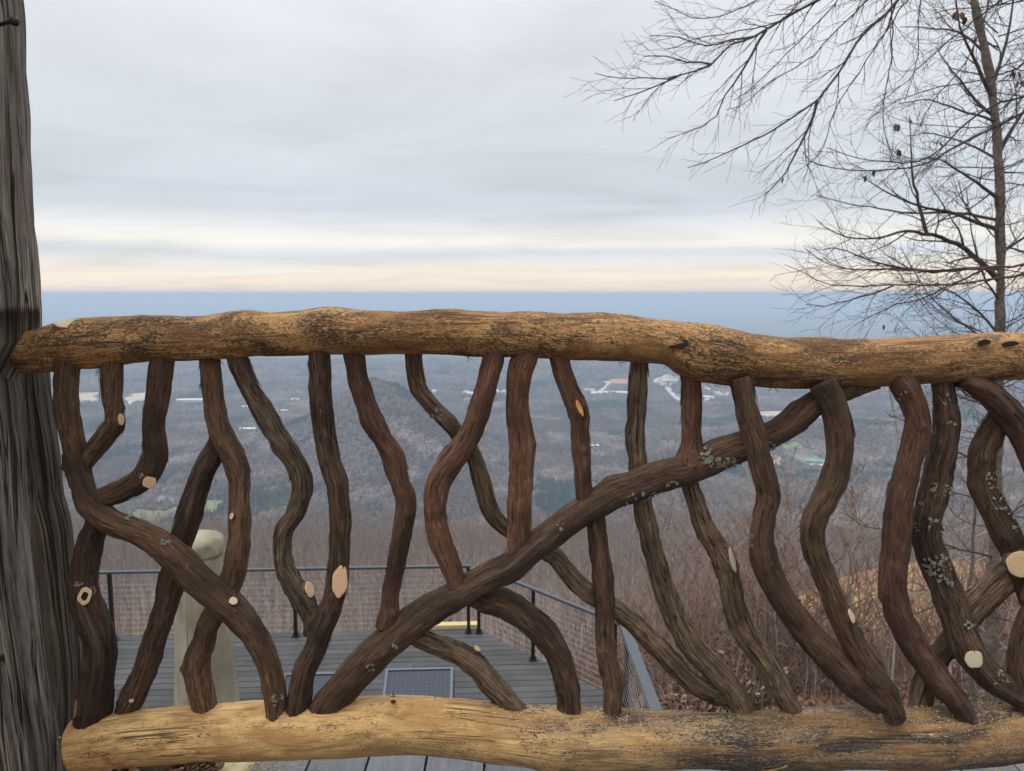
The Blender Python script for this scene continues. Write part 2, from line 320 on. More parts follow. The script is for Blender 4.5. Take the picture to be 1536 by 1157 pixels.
def disk(parent, px, py, a, b, Y, mat, rot=0, tilt=(0, 0), th=.006, hole=False, name='cut_face', bark=None, base=None):
    """sawn-off knot: short collar of bark with a pale sawn end; a,b half axes in px; tilt = sideways / upward lean of the face"""
    c = at(px, py, Y); k = axial(c) / FPX
    nrm = (CAM - c).normalized() if base is None else (base * .8 + Vector((0, -1, 0)) * .5).normalized(); sx = Vector((1, 0, 0)); sy = nrm.cross(sx).normalized() * 1
    sx = sy.cross(nrm).normalized()
    n2_ = (nrm + sx * tilt[0] + sy * tilt[1]).normalized()
    e1 = (sx - n2_ * sx.dot(n2_)).normalized(); e2 = n2_.cross(e1)
    cr, sr = math.cos(rot), math.sin(rot); f1 = e1 * cr + e2 * sr; f2 = e2 * cr - e1 * sr
    mb = MB(); N = 36; rings = [(1.16, -2.6), (1.10, -.8), (1.02, -.1), (.97, .0), (.8, .06), (.5, .05), (.2, .08)]
    V = []; G = []; sd_ = rnd.random() * 50
    for (q, h) in rings:
        for j in range(N):
            an = 2 * math.pi * j / N
            wb = 1 + .16 * noise.noise(Vector((math.cos(an) * 1.3 + sd_, math.sin(an) * 1.3, 0)))
            lx, ly = math.cos(an) * a * k * q * wb, math.sin(an) * b * k * q * wb
            V.append(c + f1 * lx + f2 * ly + n2_ * (h * th)); G.append((lx + .002, ly + .001, 0.001 * h))
    F = []; M_ = []
    for i in range(len(rings) - 1):
        for j in range(N): F.append((i * N + j, i * N + (j + 1) % N, (i + 1) * N + (j + 1) % N, (i + 1) * N + j)); M_.append(1 if i < 2 else 0)
    V.append(c + n2_ * .08 * th); G.append((.002, .001, 0)); e = len(V) - 1; lr = (len(rings) - 1) * N
    for j in range(N): F.append((lr + j, lr + (j + 1) % N, e)); M_.append(2 if hole else 0)
    if hole: M_[-N * 2:] = [2] * (2 * N)
    mb.add(V, F, 0, G); mb.m = M_
    mats = [mat, bark or M_bark[0], M_hole]
    return loc2(mb.build(name, mats, parent))
def loc2(o):
    if o.parent.parent is None: o.matrix_parent_inverse = Matrix.Translation(-Vector(o.parent.location))
    return o
M_hole = simple('dark_hole', (.012, .009, .007), .95, .3, 80)
# name, front/back offset, bark, points(px,py,hw), ends: which ends run into a rail
STICKS = {
 'C': (0, 0, [(242, 530, 16), (242, 545, 16.5), (237, 592, 17), (231, 634, 16), (232.5, 670, 17), (231, 689, 18), (218, 714, 19), (193, 731, 17), (166, 742, 16.5), (140, 752, 14)]),
 'B': (-.004, 0, [(167, 536, 15), (167.6, 551, 15.5), (168.7, 592, 14), (171, 618, 14.5), (171, 636, 16), (155, 659, 15), (135, 682, 14.5), (124, 700, 11)]),
 'A': (-.012, 0, [(102, 540, 17.5), (101, 560, 17.5), (101, 600, 17.5), (104, 630, 17), (109.6, 661, 17), (115, 690, 18), (124, 728, 18), (136, 757, 21), (160, 778, 20), (182, 789, 19), (208, 798, 19), (234, 812, 20.5), (274, 845, 22), (313, 884, 22), (346, 911, 21.5), (375, 944, 19.5), (400, 991, 17.5), (410, 1028, 17), (413, 1066, 16), (414, 1080, 15)]),
 'D': (.008, 2, [(146, 782, 17), (142, 794, 18), (136, 812, 19), (127, 848, 21.6), (125, 884, 22.5), (136, 920, 24), (149, 956, 22.5), (150, 992, 22.5), (145, 1028, 23.5), (139, 1064, 25), (137, 1092, 22.5), (137, 1103, 20)]),
 'E': (.030, 2, [(336, 640, 15), (324, 673, 16), (301, 717, 17), (289, 752, 17.5), (283, 776, 18), (271, 815, 16.5), (258, 866, 17.5), (251, 902, 17), (240, 938, 17), (228, 974, 17.5), (215, 1010, 18.5), (198, 1046, 19), (184, 1074, 16), (176, 1092, 13)]),
 'F': (.016, 0, [(316, 528, 15), (316.5, 540, 15), (320, 578, 16), (324, 620, 15), (335, 656, 16.5), (350, 689, 17), (359, 717, 15.5), (359.5, 744, 15.5), (359, 776, 16), (358, 812, 16), (354, 848, 17), (347, 874, 18), (331, 905, 18), (316, 931, 17.5), (308, 960, 17), (297, 992, 20), (299, 1028, 19.5), (306, 1060, 18.5), (308, 1074, 17)]),
 'G': (.008, 3, [(352, 526, 14), (355, 537, 14), (365, 564, 14.5), (382, 596, 14.5), (400, 626, 15), (416, 653, 15), (435, 681, 16), (449, 705, 16), (454, 728, 15), (450, 752, 15.5), (440, 774, 15), (428, 789, 15), (423, 812, 14), (425, 844, 14), (437, 873, 16), (454, 898, 18), (465, 927, 13), (463, 952, 10)]),
 'H': (-.006, 2, [(478, 522, 15.5), (478.5, 534, 15.5), (480, 570, 16), (482, 606, 17), (488, 661, 16.5), (498, 703, 16), (507, 733, 16.5), (510, 794, 16), (509, 848, 16), (505, 877, 16.5), (499, 904, 16.5), (485, 938, 16), (471, 974, 16), (458, 1001, 17), (452, 1028, 17), (448, 1061, 17.5), (447, 1074, 17)]),
 'I': (.004, 1, [(530, 522, 16), (533, 535, 16), (540, 575, 15.5), (549, 606, 16.5), (560, 634, 18.5), (574, 659, 16), (589, 683, 17.5), (594, 706, 17.5), (599, 724, 15.5), (607, 748, 15.5), (607, 776, 15.5), (601, 812, 14), (595, 848, 13.5), (587, 884, 13), (584, 918, 14.5), (578, 942, 14)]),
 'J': (.034, 3, [(619, 522, 13), (620, 534, 13), (624, 564, 13), (630, 585, 13.5), (645, 605, 13), (665, 624, 13), (684, 645, 12.5), (700, 666, 12), (712, 689, 12), (723, 722, 12.5), (729, 747, 13), (740, 771, 12.5), (760, 792, 12.5), (790, 812, 12.5), (820, 828, 12.5), (836, 838, 13), (864, 872, 14), (888, 893, 14), (912, 907, 14.5), (935, 922, 15), (962, 946, 15.5), (990, 974, 15.5), (1019, 1007, 15.5), (1045, 1029, 14.5), (1073, 1043, 13), (1100, 1049, 11)]),
 'K': (-.004, 1, [(742, 522, 16), (739.6, 534, 16), (733, 564, 16), (723, 606, 16), (706, 650, 17), (690, 675, 18), (664, 711, 18), (653, 742, 18), (653.5, 776, 16.5), (662, 812, 17), (676, 848, 16), (686, 880, 14), (690, 890, 13)]),
 'L': (.002, 1, [(790, 522, 18), (787.7, 534, 18), (779.4, 564, 18), (777, 606, 17.5), (781.7, 647, 18), (784, 675, 18.5), (781, 716, 18.5), (779, 760, 18.5), (779, 794, 18), (778, 824, 17), (778, 835, 16)]),
 'M': (.000, 1, [(836, 524, 14), (838.8, 537, 14), (846, 564, 14.2), (856, 592, 13.8), (866, 616, 15), (869.5, 634, 14.5), (871, 675, 13.5), (875, 716, 13.2), (878, 744, 14), (880, 760, 14)]),
 'N': (.012, 0, [(892, 768, 13), (894, 783, 13.5), (900.5, 830, 14.5), (906, 884, 15.5), (907, 938, 15.2), (908.6, 974, 15.5), (914, 1000, 16), (920, 1028, 15.5), (919, 1065, 14), (918, 1080, 13)]),
 'O': (.032, 3, [(959, 532, 14), (958.5, 545, 14), (957.8, 578, 14.3), (955, 611, 15), (953, 647, 14.5), (954.4, 675, 14.5), (958, 704, 14.3), (965, 758, 14.5), (973, 794, 14.7), (983, 841, 15.5), (997, 884, 16.5), (1013, 926, 17), (1037, 966, 18), (1066, 999, 18.5), (1095, 1032, 18.5), (1117, 1070, 17), (1124, 1084, 15)]),
 'P': (.002, 1, [(1035, 555, 15), (1035.6, 570, 15), (1037, 606, 15.2), (1037, 647, 14.8), (1036, 668, 16.5), (1034, 684, 21), (1033, 698, 23)]),
 'PP': (.016, 3, [(1034, 716, 13), (1037, 730, 13.5), (1044, 756, 14), (1059, 794, 15), (1083, 834, 17), (1095, 873, 16.5), (1101, 909, 17), (1115, 945, 17.5), (1137, 976, 17), (1157, 1007, 16.5), (1175, 1039, 16), (1193, 1074, 15), (1198, 1086, 13)]),
 'Z': (0, 0, [(478, 1076, 20), (491, 1058, 23), (524, 1020, 24.5), (560, 982, 24.5), (596, 952, 23), (632, 924, 24), (668, 902, 22.5), (704, 881, 22), (735, 863, 22.5), (762, 851, 22.5), (790, 830, 22.5), (814, 811, 22.5), (845, 787, 22), (885, 760, 22.5), (920, 741, 23.5), (953, 729, 23), (995, 712, 22.5), (1036, 701, 23.5), (1078, 681, 22.5), (1119, 667, 21), (1163, 649, 20.5), (1191, 631, 21), (1219, 607, 20), (1246, 592, 16), (1276, 583, 15), (1318, 575, 10)]),
 'Q': (-.030, 0, [(1110, 565, 15.5), (1113, 578, 15.5), (1122, 620, 16), (1132, 661, 17), (1143, 703, 17.5), (1153, 740, 17), (1148, 770, 17.5), (1143, 800, 18.5), (1145, 830, 20), (1156, 866, 20.5), (1176, 902, 20.5), (1204, 941, 21), (1233, 974, 22), (1262, 1006, 21), (1291, 1034, 19.5), (1320, 1055, 17.5)]),
 'R': (-.034, 0, [(1232, 572, 19), (1240, 586, 20), (1249, 603, 20), (1256, 625, 19.5), (1260, 652, 20.5), (1259, 683, 20), (1252, 713, 20), (1239, 741, 20.5), (1224, 771, 18.5), (1218, 797, 18.5), (1223, 830, 17.5), (1237, 866, 17), (1251, 900, 17), (1266, 935, 17.5), (1284, 970, 17), (1303, 1000, 16.5), (1323, 1029, 17), (1336, 1055, 16), (1343, 1080, 14)]),
 'S': (-.014, 1, [(1346, 562, 18), (1356, 578, 19), (1370, 604, 18.5), (1376, 633, 18.5), (1373, 661, 19), (1365, 689, 18.5), (1359, 716, 19), (1351, 745, 20), (1345, 794, 19.5), (1339.6, 848, 19), (1338, 884, 18.5), (1348, 921, 19), (1365, 956, 19), (1386, 991, 19), (1410, 1021, 18), (1435, 1053, 17), (1453, 1082, 14)]),
 'T': (.004, 2, [(1415, 562, 17), (1415, 576, 17), (1417.5, 611, 17.5), (1421, 639, 18.5), (1416, 670, 19), (1408, 703, 19.5), (1401, 740, 20), (1390, 780, 20), (1390, 805, 20), (1398, 832, 20.5), (1411, 866, 21), (1425, 902, 21.5), (1437, 938, 22), (1450, 970, 22), (1472, 1002, 21.5), (1502, 1026, 21), (1538, 1046, 20), (1580, 1068, 18)]),
 'U': (-.012, 1, [(1440, 566, 15), (1458, 574, 17), (1482, 587, 18.5), (1504, 609, 20), (1524, 634, 20), (1540, 662, 20), (1560, 710, 20), (1572, 780, 19), (1566, 850, 20), (1552, 905, 20)]),
 'V': (.020, 0, [(1510, 596, 14), (1500, 618, 15), (1488, 646, 17), (1475, 675, 17.5), (1471, 703, 18), (1475, 730, 18.5), (1484, 752, 19), (1498, 780, 19), (1515, 812, 20), (1531, 846, 22), (1546, 885, 21), (1560, 920, 20)]),
 'W': (.046, 3, [(1560, 826, 20), (1507, 867, 20.5), (1482, 891, 20.5), (1455, 920, 19.5), (1437, 948, 18), (1420, 970, 17.5), (1400, 998, 17.5), (1388, 1022, 17.5), (1381, 1050, 17), (1379, 1075, 15)]),
 'X': (-.002, 0, [(1572, 880, 18), (1552, 915, 18), (1538, 950, 18.5), (1530, 990, 19), (1536, 1030, 19), (1546, 1068, 18)]),
 'AA': (.022, 0, [(700, 878, 18), (726, 898, 20), (760, 907, 22.5), (794, 929, 22), (821, 957, 21.5), (840, 992, 19), (850, 1028, 18.5), (853.5, 1072, 18), (854, 1086, 17)]),
 'AB': (.014, 3, [(600, 944, 12), (618, 952, 13.5), (654, 966, 16), (690, 981, 16.5), (716, 1000, 17), (741, 1030, 17), (764, 1054, 15.5), (786, 1070, 12), (798, 1080, 9)]),
}
DESC = {
 'A': 'long S-shaped branch sweeping from the left corner down across to the middle', 'B': 'short hooked branch with one small sawn knot', 'C': 'branch hooking left into the long curved one',
 'D': 'stout lower left branch with a sawn knot holding a dark hole', 'E': 'slanting dark branch leaning right behind its neighbour', 'F': 'wavy branch passing behind the long S-shaped one',
 'G': 'thin bowed branch ending in a sawn face', 'H': 'nearly straight reddish branch with a large oval sawn face', 'I': 'lumpy reddish branch ending on the diagonal', 'J': 'thin branch running right behind the diagonal and down to the bottom log',
 'K': 'branch bent like a boomerang crossing in front', 'L': 'thick upright stub ending on the diagonal', 'M': 'slim branch with torn orange bark ending on the diagonal', 'N': 'upright lower branch with a side knot',
 'O': 'ridged branch sweeping behind the diagonal to the right', 'P': 'short upright flared onto the diagonal', 'PP': 'ridged branch leaning right with a narrow pale cut', 'Z': 'thick diagonal branch rising from bottom left to the top log, lichen on its flank',
 'Q': 'smooth brown branch curving in front of the diagonal', 'R': 'thick hooked branch in front of the diagonal top with a small cut', 'S': 'broad pale-streaked wavy branch', 'T': 'dark branch spotted with grey lichen and one round cut',
 'U': 'arched branch leaving the frame at the right', 'V': 'knobbly mossy branch with the largest pale cut', 'W': 'grey ridged branch crossing behind at the right', 'X': 'short branch at the right edge', 'AA': 'dark arched branch below the diagonal', 'AB': 'low arched branch with a tiny curled cut'}
M_by = {'H': 2, 'I': 1, 'M': 1, 'L': 1, 'P': 1, 'Q': 0, 'K': 1}
SO = {}
KN = {'H': [(466, 606 - 60, .010, .004), (474, 618, .008, .004)], 'I': [(556, 634, .012, .004), (592, 700, .012, .003)], 'L': [(785, 672, .012, .003)], 'N': [(934, 1020, .011, .009)], 'F': [(276, 1004, .010, .008)],
      'Z': [(915, 722, .02, .006), (1190, 610, .02, .003)], 'R': [(1240, 708, .014, .006)], 'V': [(1462, 728, .012, .005), (1502, 640, .012, .005)], 'J': [(733, 772, .010, .004)], 'A': [(95, 702, .010, .006)], 'M': [(873, 612, .009, .005)]}
for n_, (name, (off, bk, pts)) in enumerate(STICKS.items()):
    P = []; m_ = len(pts)
    for i, (x, y, hw) in enumerate(pts):
        P.append(PX(x, y, YR + off - .004, hw))
    kn = [(at(x, y, YR + off - .008), r_, h_) for (x, y, r_, h_) in KN.get(name, ())]
    for _ in range(3):
        q_ = rnd.choice(P[1:-1]); a_ = rnd.uniform(-2.6, -.5); kn.append((Vector(q_[:3]) + Vector((math.cos(a_), math.sin(a_), 0)) * q_[3] + Vector((0, 0, rnd.uniform(-.02, .02))), rnd.uniform(.006, .011), rnd.uniform(.0025, .005)))
    mt = M_bark[bk]
    ridged = name in ('O', 'PP', 'W', 'J', 'AB', 'G', 'S', 'AA')
    o, V, NN = log_mesh(P, .0045, 40, n_ + 3.3, (.0022 if ridged else .0015, 300 if ridged else 260, .07), (.0034, 26), mt, railing, 'baluster', kn, .045, 46 if ridged else 26)
    loc(o); o['label'] = DESC[name]; SO[name] = (o, V, NN, off, mt)
def surfY(name, px, py):
    """depth of the front surface of a stick at a pixel"""
    o, V, NN, off, mt = SO[name]; best = None
    for v, n3 in zip(V, NN):
        if n3.y > .1: continue
        q = v - CAM; a = q.dot(FWD); x = 768 + q.x / a * FPX; y = 578 - q.dot(UP) / a * FPX
        d = (x - px) ** 2 + (y - py) ** 2
        if best is None or d < best[0] - 2 or (d < best[0] + 4 and v.y < best[1]): best = (min(d, best[0]) if best else d, v.y, n3)
    return best[1], best[2]
CUTS = [('B', 182, 629, 5.5, 8.5, 0, (.9, 0), M_cut), ('C', 224, 724, 9, 10, .5, (.2, 0), M_cut), ('D', 127, 894, 9.5, 13, -.2, (-.1, 0), M_cut, True), ('D', 112, 1064, 8, 13, 0, (-.8, 0), M_cutd),
        ('E', 197, 1051, 3.5, 3, 0, (0, 0), M_cut), ('F', 347, 774, 4, 5, 0, (-.7, .3), M_cut), ('A', 350, 901, 6, 6, 0, (.1, .2), M_cutl), ('G', 465, 884, 8.5, 12, .4, (.5, 0), M_cut),
        ('H', 510, 872, 11, 23, -.15, (.1, 0), M_cut), ('AB', 716, 972, 5.5, 6, 0, (.2, .3), M_cut), ('PP', 1099, 840, 6, 18, .25, (.7, 0), M_cutl), ('R', 1278, 924, 6.5, 11, .4, (.7, .1), M_cutl),
        ('T', 1461, 988.5, 13, 14, .9, (.1, 0), M_cutl), ('V', 1530, 846, 17, 20.5, .3, (0, 0), M_cut), ('M', 870, 612, 4, 13, .35, (.6, .2), M_torn)]
for c in CUTS:
    nm, x, y, a, b, rot, tilt, mt = c[:8]; o, V, NN, off, bmat = SO[nm]
    Y, n0 = surfY(nm, x, y)
    disk(o, x, y, a, b, Y - .0042, mt, rot, (tilt[0] * .5, tilt[1] + .15), .005, len(c) > 8, bark=bmat, base=n0)
disk(top_rail, 118, 484, 31, 8.5, YR - .022, M_cutl, .10, (0, .9), .006, bark=M_top)
for (x, y, a, b) in ((1476, 513, 8, 4), (1515, 515, 10, 3.4), (1018, 516, 16, 6.5)):
    disk(top_rail, x, y, a, b, YR - .047, M_hole, .15, (0, .2), .0022, name='knot_hole', bark=M_top)
for (x, y, a, b) in ((320, 1102, 6, 5), (345, 1104, 4.5, 2.5), (187, 1125, 2.6, 2.6), (488, 1110, 6.5, 2.2), (1150, 1143, 30, 10), (590, 1052, 4, 2)):
    disk(bot_rail, x, y, a, b, YR - .044 if y > 1060 else YR - .02, M_hole, .05, (0, .2), .0018, name='knot_hole', bark=M_bot)
# lichen: ragged little flakes sitting on the bark
def lichen(nm, px, py, rad, count, parent=None, sc=1.0):
    o, V, NN, off, mt = SO[nm]; cand = []
    for v, n3 in zip(V, NN):
        if n3.dot(FWD) > -.05: continue
        q = v - CAM; a = q.dot(FWD); x = 768 + q.x / a * FPX; y = 578 - q.dot(UP) / a * FPX
        d = math.hypot((x - px) / rad[0], (y - py) / rad[1])
        if d < 1: cand.append((v, n3))
    if not cand: return
    mb = MB()
    for _ in range(count):
        v, n3 = rnd.choice(cand); t1 = n3.orthogonal().normalized(); t2 = n3.cross(t1); r = rnd.uniform(.0012, .0038) * sc; N = 9; a0 = rnd.random() * 6
        vs = [v + n3 * .0022]
        for j in range(N):
            an = a0 + 2 * math.pi * j / N; q = r * rnd.uniform(.35, 1.3)
            vs.append(v + t1 * math.cos(an) * q + t2 * math.sin(an) * q + n3 * rnd.uniform(.0005, .0042))
        mb.add(vs, [(0, j + 1, (j + 1) % N + 1) for j in range(N)])
    loc2(mb.build('lichen_patch', M_lichen, o, False))
for q in [(z_[0], z_[1], z_[2], z_[3], max(3, int(z_[4] * .5)), None, 1.45) for z_ in [('T', 1418, 600, (9, 14), 14), ('T', 1424, 634, (8, 6), 8), ('T', 1405, 646, (6, 6), 8), ('T', 1408, 734, (18, 10), 34), ('T', 1384, 752, (7, 5), 8), ('T', 1400, 790, (16, 12), 34), ('T', 1375, 790, (7, 9), 12), ('T', 1404, 846, (22, 18), 90),
          ('T', 1420, 870, (12, 8), 18), ('T', 1455, 936, (10, 8), 14), ('T', 1500, 1018, (12, 12), 16), ('V', 1487, 722, (12, 14), 36), ('V', 1500, 752, (20, 14), 40), ('V', 1520, 780, (10, 18), 26),
          ('Z', 1060, 684, (9, 13), 40), ('Z', 1086, 694, (26, 9), 80), ('Z', 1008, 724, (10, 5), 20), ('Z', 975, 743, (36, 6), 50), ('Z', 938, 754, (8, 4), 10), ('Z', 1156, 668, (8, 8), 24), ('Z', 555, 1000, (7, 6), 12), ('Z', 592, 968, (4, 4), 8), ('Z', 842, 790, (10, 5), 8),
          ('D', 140, 884, (6, 8), 14), ('D', 120, 876, (5, 5), 8), ('A', 190, 776, (9, 5), 16), ('A', 247, 812, (6, 5), 12), ('A', 415, 1048, (9, 10), 22), ('C', 209, 714, (5, 6), 9), ('J', 660, 622, (14, 8), 26), ('Q', 1128, 800, (4, 20), 12), ('S', 1357, 600, (10, 14), 4)]]:
    lichen(*q)
# curls of torn bark under the top log
mb = MB()
for (x, y) in [(150, 548), (146, 556), (330, 541), (700, 534), (1160, 582), (1003, 546), (770, 534), (930, 543), (1075, 578), (1098, 579), (590, 1045), (655, 1048), (1340, 1068), (1180, 1068)]:
    for _ in range(rnd.randint(1, 3)):
        p = at(x + rnd.uniform(-4, 4), y, YR - .012); d = Vector((rnd.uniform(-1, 1), rnd.uniform(-.6, .2), rnd.uniform(-.9, .4) if y < 1000 and y > 500 else rnd.uniform(.2, 1))).normalized()
        mb.tube([p, p + d * .006, p + d * .011 + Vector((rnd.uniform(-.004, .004), 0, 0))], [.0009, .0007, .0003], 3)
o = loc(mb.build('bark_shred', M_bark[0], railing)); o['kind'] = 'stuff'
# sawdust and shavings clinging on top of the bottom log
M_dust = simple('sawdust', (.50, .39, .22), .95, .35, 300)
mb = MB()
for _ in range(2200):
    x = rnd.choice((rnd.uniform(1150, 1560), rnd.gauss(1490, 40), rnd.gauss(800, 30), rnd.gauss(900, 40), rnd.gauss(1370, 60), rnd.gauss(480, 60), rnd.gauss(150, 40)))
    if x < 100 or x > 1700: continue
    c = PX(x, (interp(BT, x) + interp(BB, x)) / 2, YR, (interp(BB, x) - interp(BT, x)) / 2)
    a = rnd.gauss(.05, .55); p = Vector((c[0], c[1] - math.sin(a) * c[3] * 1.03, c[2] + math.cos(a) * c[3] * 1.03))
    d = Vector((rnd.uniform(-1, 1), rnd.uniform(-1, 1), rnd.uniform(-.3, .3))).normalized() * rnd.uniform(.0012, .0040); q = Vector((rnd.uniform(-.001, .001), rnd.uniform(-.001, .001), .0008))
    mb.add([p - d, p + q, p + d, p - q * .5], [(0, 1, 2, 3)])
o = loc2(mb.build('sawdust', M_dust, bot_rail, False)); o['kind'] = 'stuff'
# ---- weathered post with a deep crack, darker rear half
post = empty('tree_trunk_post', (at(-40, 800, 1.5).x, 1.5, 0)); tag(post, 'big weathered grey tree-trunk post at the left edge, holding the railing logs', 'post')
def trunk_part(name, edge, wr, Y, lean, seed, mat, label=None, seg=110):
    """edge: [(py, px)] right-hand silhouette"""
    P = []
    for py, px in edge:
        dd = ray(px, py); th = math.atan2(-dd.x, dd.y); tc_ = th
        for _ in range(6): tc_ = th + math.asin(min(.9, wr / (Y / math.cos(tc_))))
        P.append([-Y * math.tan(tc_), Y, at(px, py, Y).z, wr])
    o, V, NN = log_mesh(P, .008, seg, seed, (.0050, 60, .035), (.006, 7), mat, post, name, flute=.0); o.matrix_parent_inverse = Matrix.Translation(-Vector(post.location))
    if label: o['label'] = label
    return o
trunk_part('trunk', [(-420, 8), (-200, 18), (0, 33), (100, 37), (200, 43), (300, 50), (380, 55), (440, 60), (470, 62), (484, 60), (492, 30), (500, 22), (520, 19), (545, 22), (570, 34), (620, 40), (700, 47), (760, 51), (850, 59), (950, 70), (1050, 82), (1120, 93), (1200, 101), (1260, 108)], .20, 1.47, 0, 11, M_post)
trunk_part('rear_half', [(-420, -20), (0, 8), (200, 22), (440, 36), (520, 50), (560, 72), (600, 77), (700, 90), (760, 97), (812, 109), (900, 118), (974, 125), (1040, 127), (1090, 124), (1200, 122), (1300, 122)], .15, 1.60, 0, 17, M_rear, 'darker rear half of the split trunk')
M_iron = simple('dark_iron', (.03, .028, .027), .45, .3, 60, metallic=.7)
mb = MB(); p = at(14, 31, 1.40); mb.tube([p + Vector((-.03, .02, 0)), p + Vector((.004, 0, 0))], [.0035, .0035], 10, cap=True); mb.tube([p + Vector((.003, 0, 0)), p + Vector((.006, 0, -.001)), p + Vector((.013, 0, -.0015)), p + Vector((.016, 0, -.002))], [.0055, .0075, .0075, .004], 12, cap=True)
o = mb.build('bolt', M_iron, post); o.matrix_parent_inverse = Matrix.Translation(-Vector(post.location))
# ---- near deck strip
def mat_deck(name, c1, c2, axis, dusty=.0):
    m, t, b = newmat(name); c = nd(t, 'ShaderNodeTexCoord').outputs['Object']
    s = (.06, 1, 1) if axis == 'x' else (1, .06, 1)
    f = nz(t, c, 70, 6, .65, s, .3); big = nz(t, c, 1.6, 5, .6, (1, 1, 1)); sm = nz(t, c, 30, 6, .7)
    tint = attr(t, 'tint').outputs['Fac']
    k = rr(t, f, (.3, c1), (.7, c2)); k = mixc(t, rr(t, big, (.40, .0), (.66, .55)), k, tuple(x * 1.45 for x in c2))
    k = mixc(t, rr(t, sm, (.66, 0.), (.74, dusty)), k, (.42, .34, .2))
    hs = nd(t, 'ShaderNodeHueSaturation'); t.links.new(math_n(t, 'ADD', math_n(t, 'MULTIPLY', tint, .4), .8), hs.inputs['Value']); t.links.new(k, hs.inputs['Color'])
    t.links.new(hs.outputs[0], b.inputs['Base Color']); b.inputs['Roughness'].default_value = .55; bump(t, b, f, .4, .002); return m
M_dk1 = mat_deck('near_deck_boards', (.085, .092, .104), (.16, .168, .185), 'y', .55)
M_dk2 = mat_deck('lower_deck_boards', (.024, .026, .028), (.052, .054, .056), 'x', .4)
deck1 = empty('upper_deck', (0, 0, 0)); tag(deck1, 'blue-grey weathered deck boards under the log railing, dusted with sawdust', 'deck')
mb = MB(); xe = atz(372, 1150, 0).x; x = xe; 
while x < 4.2:
    wd = .1405; tt = rnd.random(); z0 = rnd.uniform(-.0015, .0015); b = len(mb.v)
    mb.box((x + wd / 2, -.6, -.02 + z0), (wd - .006, 4.96, .04)); mb.c.extend([tt] * (len(mb.v) - b)); x += wd + .0005
mb.build('boards', M_dk1, deck1, False)
mb = MB(); mb.box(((xe + 4.2) / 2, -.6, -.15), (4.2 - xe, 4.9, .2)); mb.build('joists', simple('joist_wood', (.10, .07, .045)), deck1, False)
# sawdust on the boards
mb = MB()
for _ in range(5200):
    c = rnd.random(); px = rnd.gauss(370, 40) if c < .45 else (rnd.gauss(1400, 110) if c < .85 else rnd.uniform(420, 1200)); p = atz(px, rnd.uniform(1135, 1175), .0035)
    d = Vector((rnd.uniform(-1, 1), rnd.uniform(-1, 1), rnd.uniform(-.1, .4))).normalized() * rnd.uniform(.0012, .0045); q = Vector((rnd.uniform(-.001, .001), rnd.uniform(-.001, .001), .0006))
    mb.add([p - d, p + q, p + d, p - q], [(0, 1, 2, 3)])
o = mb.build('sawdust', M_dust, None, False); tag(o, 'pale yellow sawdust scattered on the deck boards under the railing', 'sawdust', kind='stuff')
# stump under the bottom log
s0 = atz(290, 1156, 0); stump = None
o, V, NN = log_mesh([[s0.x - .02, 1.56, -.08, .042], [s0.x - .018, 1.56, -.02, .038], [s0.x - .012, 1.55, .06, .033], [s0.x - .01, 1.53, .11, .03]], .004, 32, 77, (.002, 200, .1), (.004, 22), M_bark[0], None, 'prop_log')
tag(o, 'short dark brown log propping up the bottom log near its left end', 'log')
# ============================================================ terrain
PRO = [(-900, 20), (-400, 16), (-60, 6), (-8, .1), (0, -.03), (1.9, -.05), (2.3, -1.5), (4.5, -4.9), (10, -6.6), (13, -8.6), (20, -12.8), (30, -18), (60, -30), (100, -42), (200, -72), (300, -100), (400, -129), (500, -178), (700, -292), (1000, -402), (1400, -447), (1900, -452), (4000, -452), (60000, -452)]
PX_, PZ_ = [a for a, _ in PRO], [b for _, b in PRO]
def gauss(x, y, cx, cy, sx, sy): return math.exp(-((x - cx) / sx) ** 2 - ((y - cy) / sy) ** 2)
def H(x, y):
    d = y + .06 * abs(x) if y > 2 else y
    z = float(np.interp(d, PX_, PZ_)); r = math.hypot(x, y)
    if r > 9: z += noise.noise(Vector((x * .05, y * .05, 3))) * min(1.2, (r - 9) * .08)
    if r > 60: z += noise.noise(Vector((x * .008, y * .008, 9))) * min(7, (r - 60) * .05)
    if x > 1.2 and y > 3: z += 3.7 * min(1, (x - 1.2) / 3.5) * math.exp(-((y - 22) / 15.) ** 2)
    z += 10.5 * gauss(x, y, 40, 62, 24, 17)
    if r > 600: z += (noise.noise(Vector((x * .0006, y * .0006, 1))) * 26 + noise.noise(Vector((x * .0021, y * .0021, 5))) * 9) * min(1, (r - 600) / 1500) * (1 - .0 * r)
    z += 125 * gauss(x, y, -395, 2330, 175, 330) * (1 + .25 * noise.noise(Vector((x * .006, y * .006, 2)))) + 70 * gauss(x, y, -560, 2150, 260, 260) + 55 * gauss(x, y, -230, 2080, 200, 300)
    z += 45 * gauss(x, y, 900, 2300, 500, 200)
    if r > 6000: z += max(0, noise.noise(Vector((x * .00011, y * .00028, 7)))) * 90
    return z
def hit(px, py):
    d = ray(px, py); t = 2.0
    last = t
    while t < 60000:
        p = CAM + d * t
        if p.z < H(p.x, p.y):
            lo, hi = last, t
            for _ in range(20):
                m = (lo + hi) / 2; q = CAM + d * m
                if q.z < H(q.x, q.y): hi = m
                else: lo = m
            return CAM + d * hi
        last = t; t *= 1.02
    return CAM + d * t
front = list(np.arange(-50, 50.01, .35)); back = list(np.arange(55, 306, 7.)); ANG = [math.radians(a) for a in front + back]
RAD = [.35 * 1.045 ** k for k in range(400) if .35 * 1.045 ** k < 44000]
mb = MB(); nA = len(ANG); mb.v.append((0, 0, H(0, 0)))
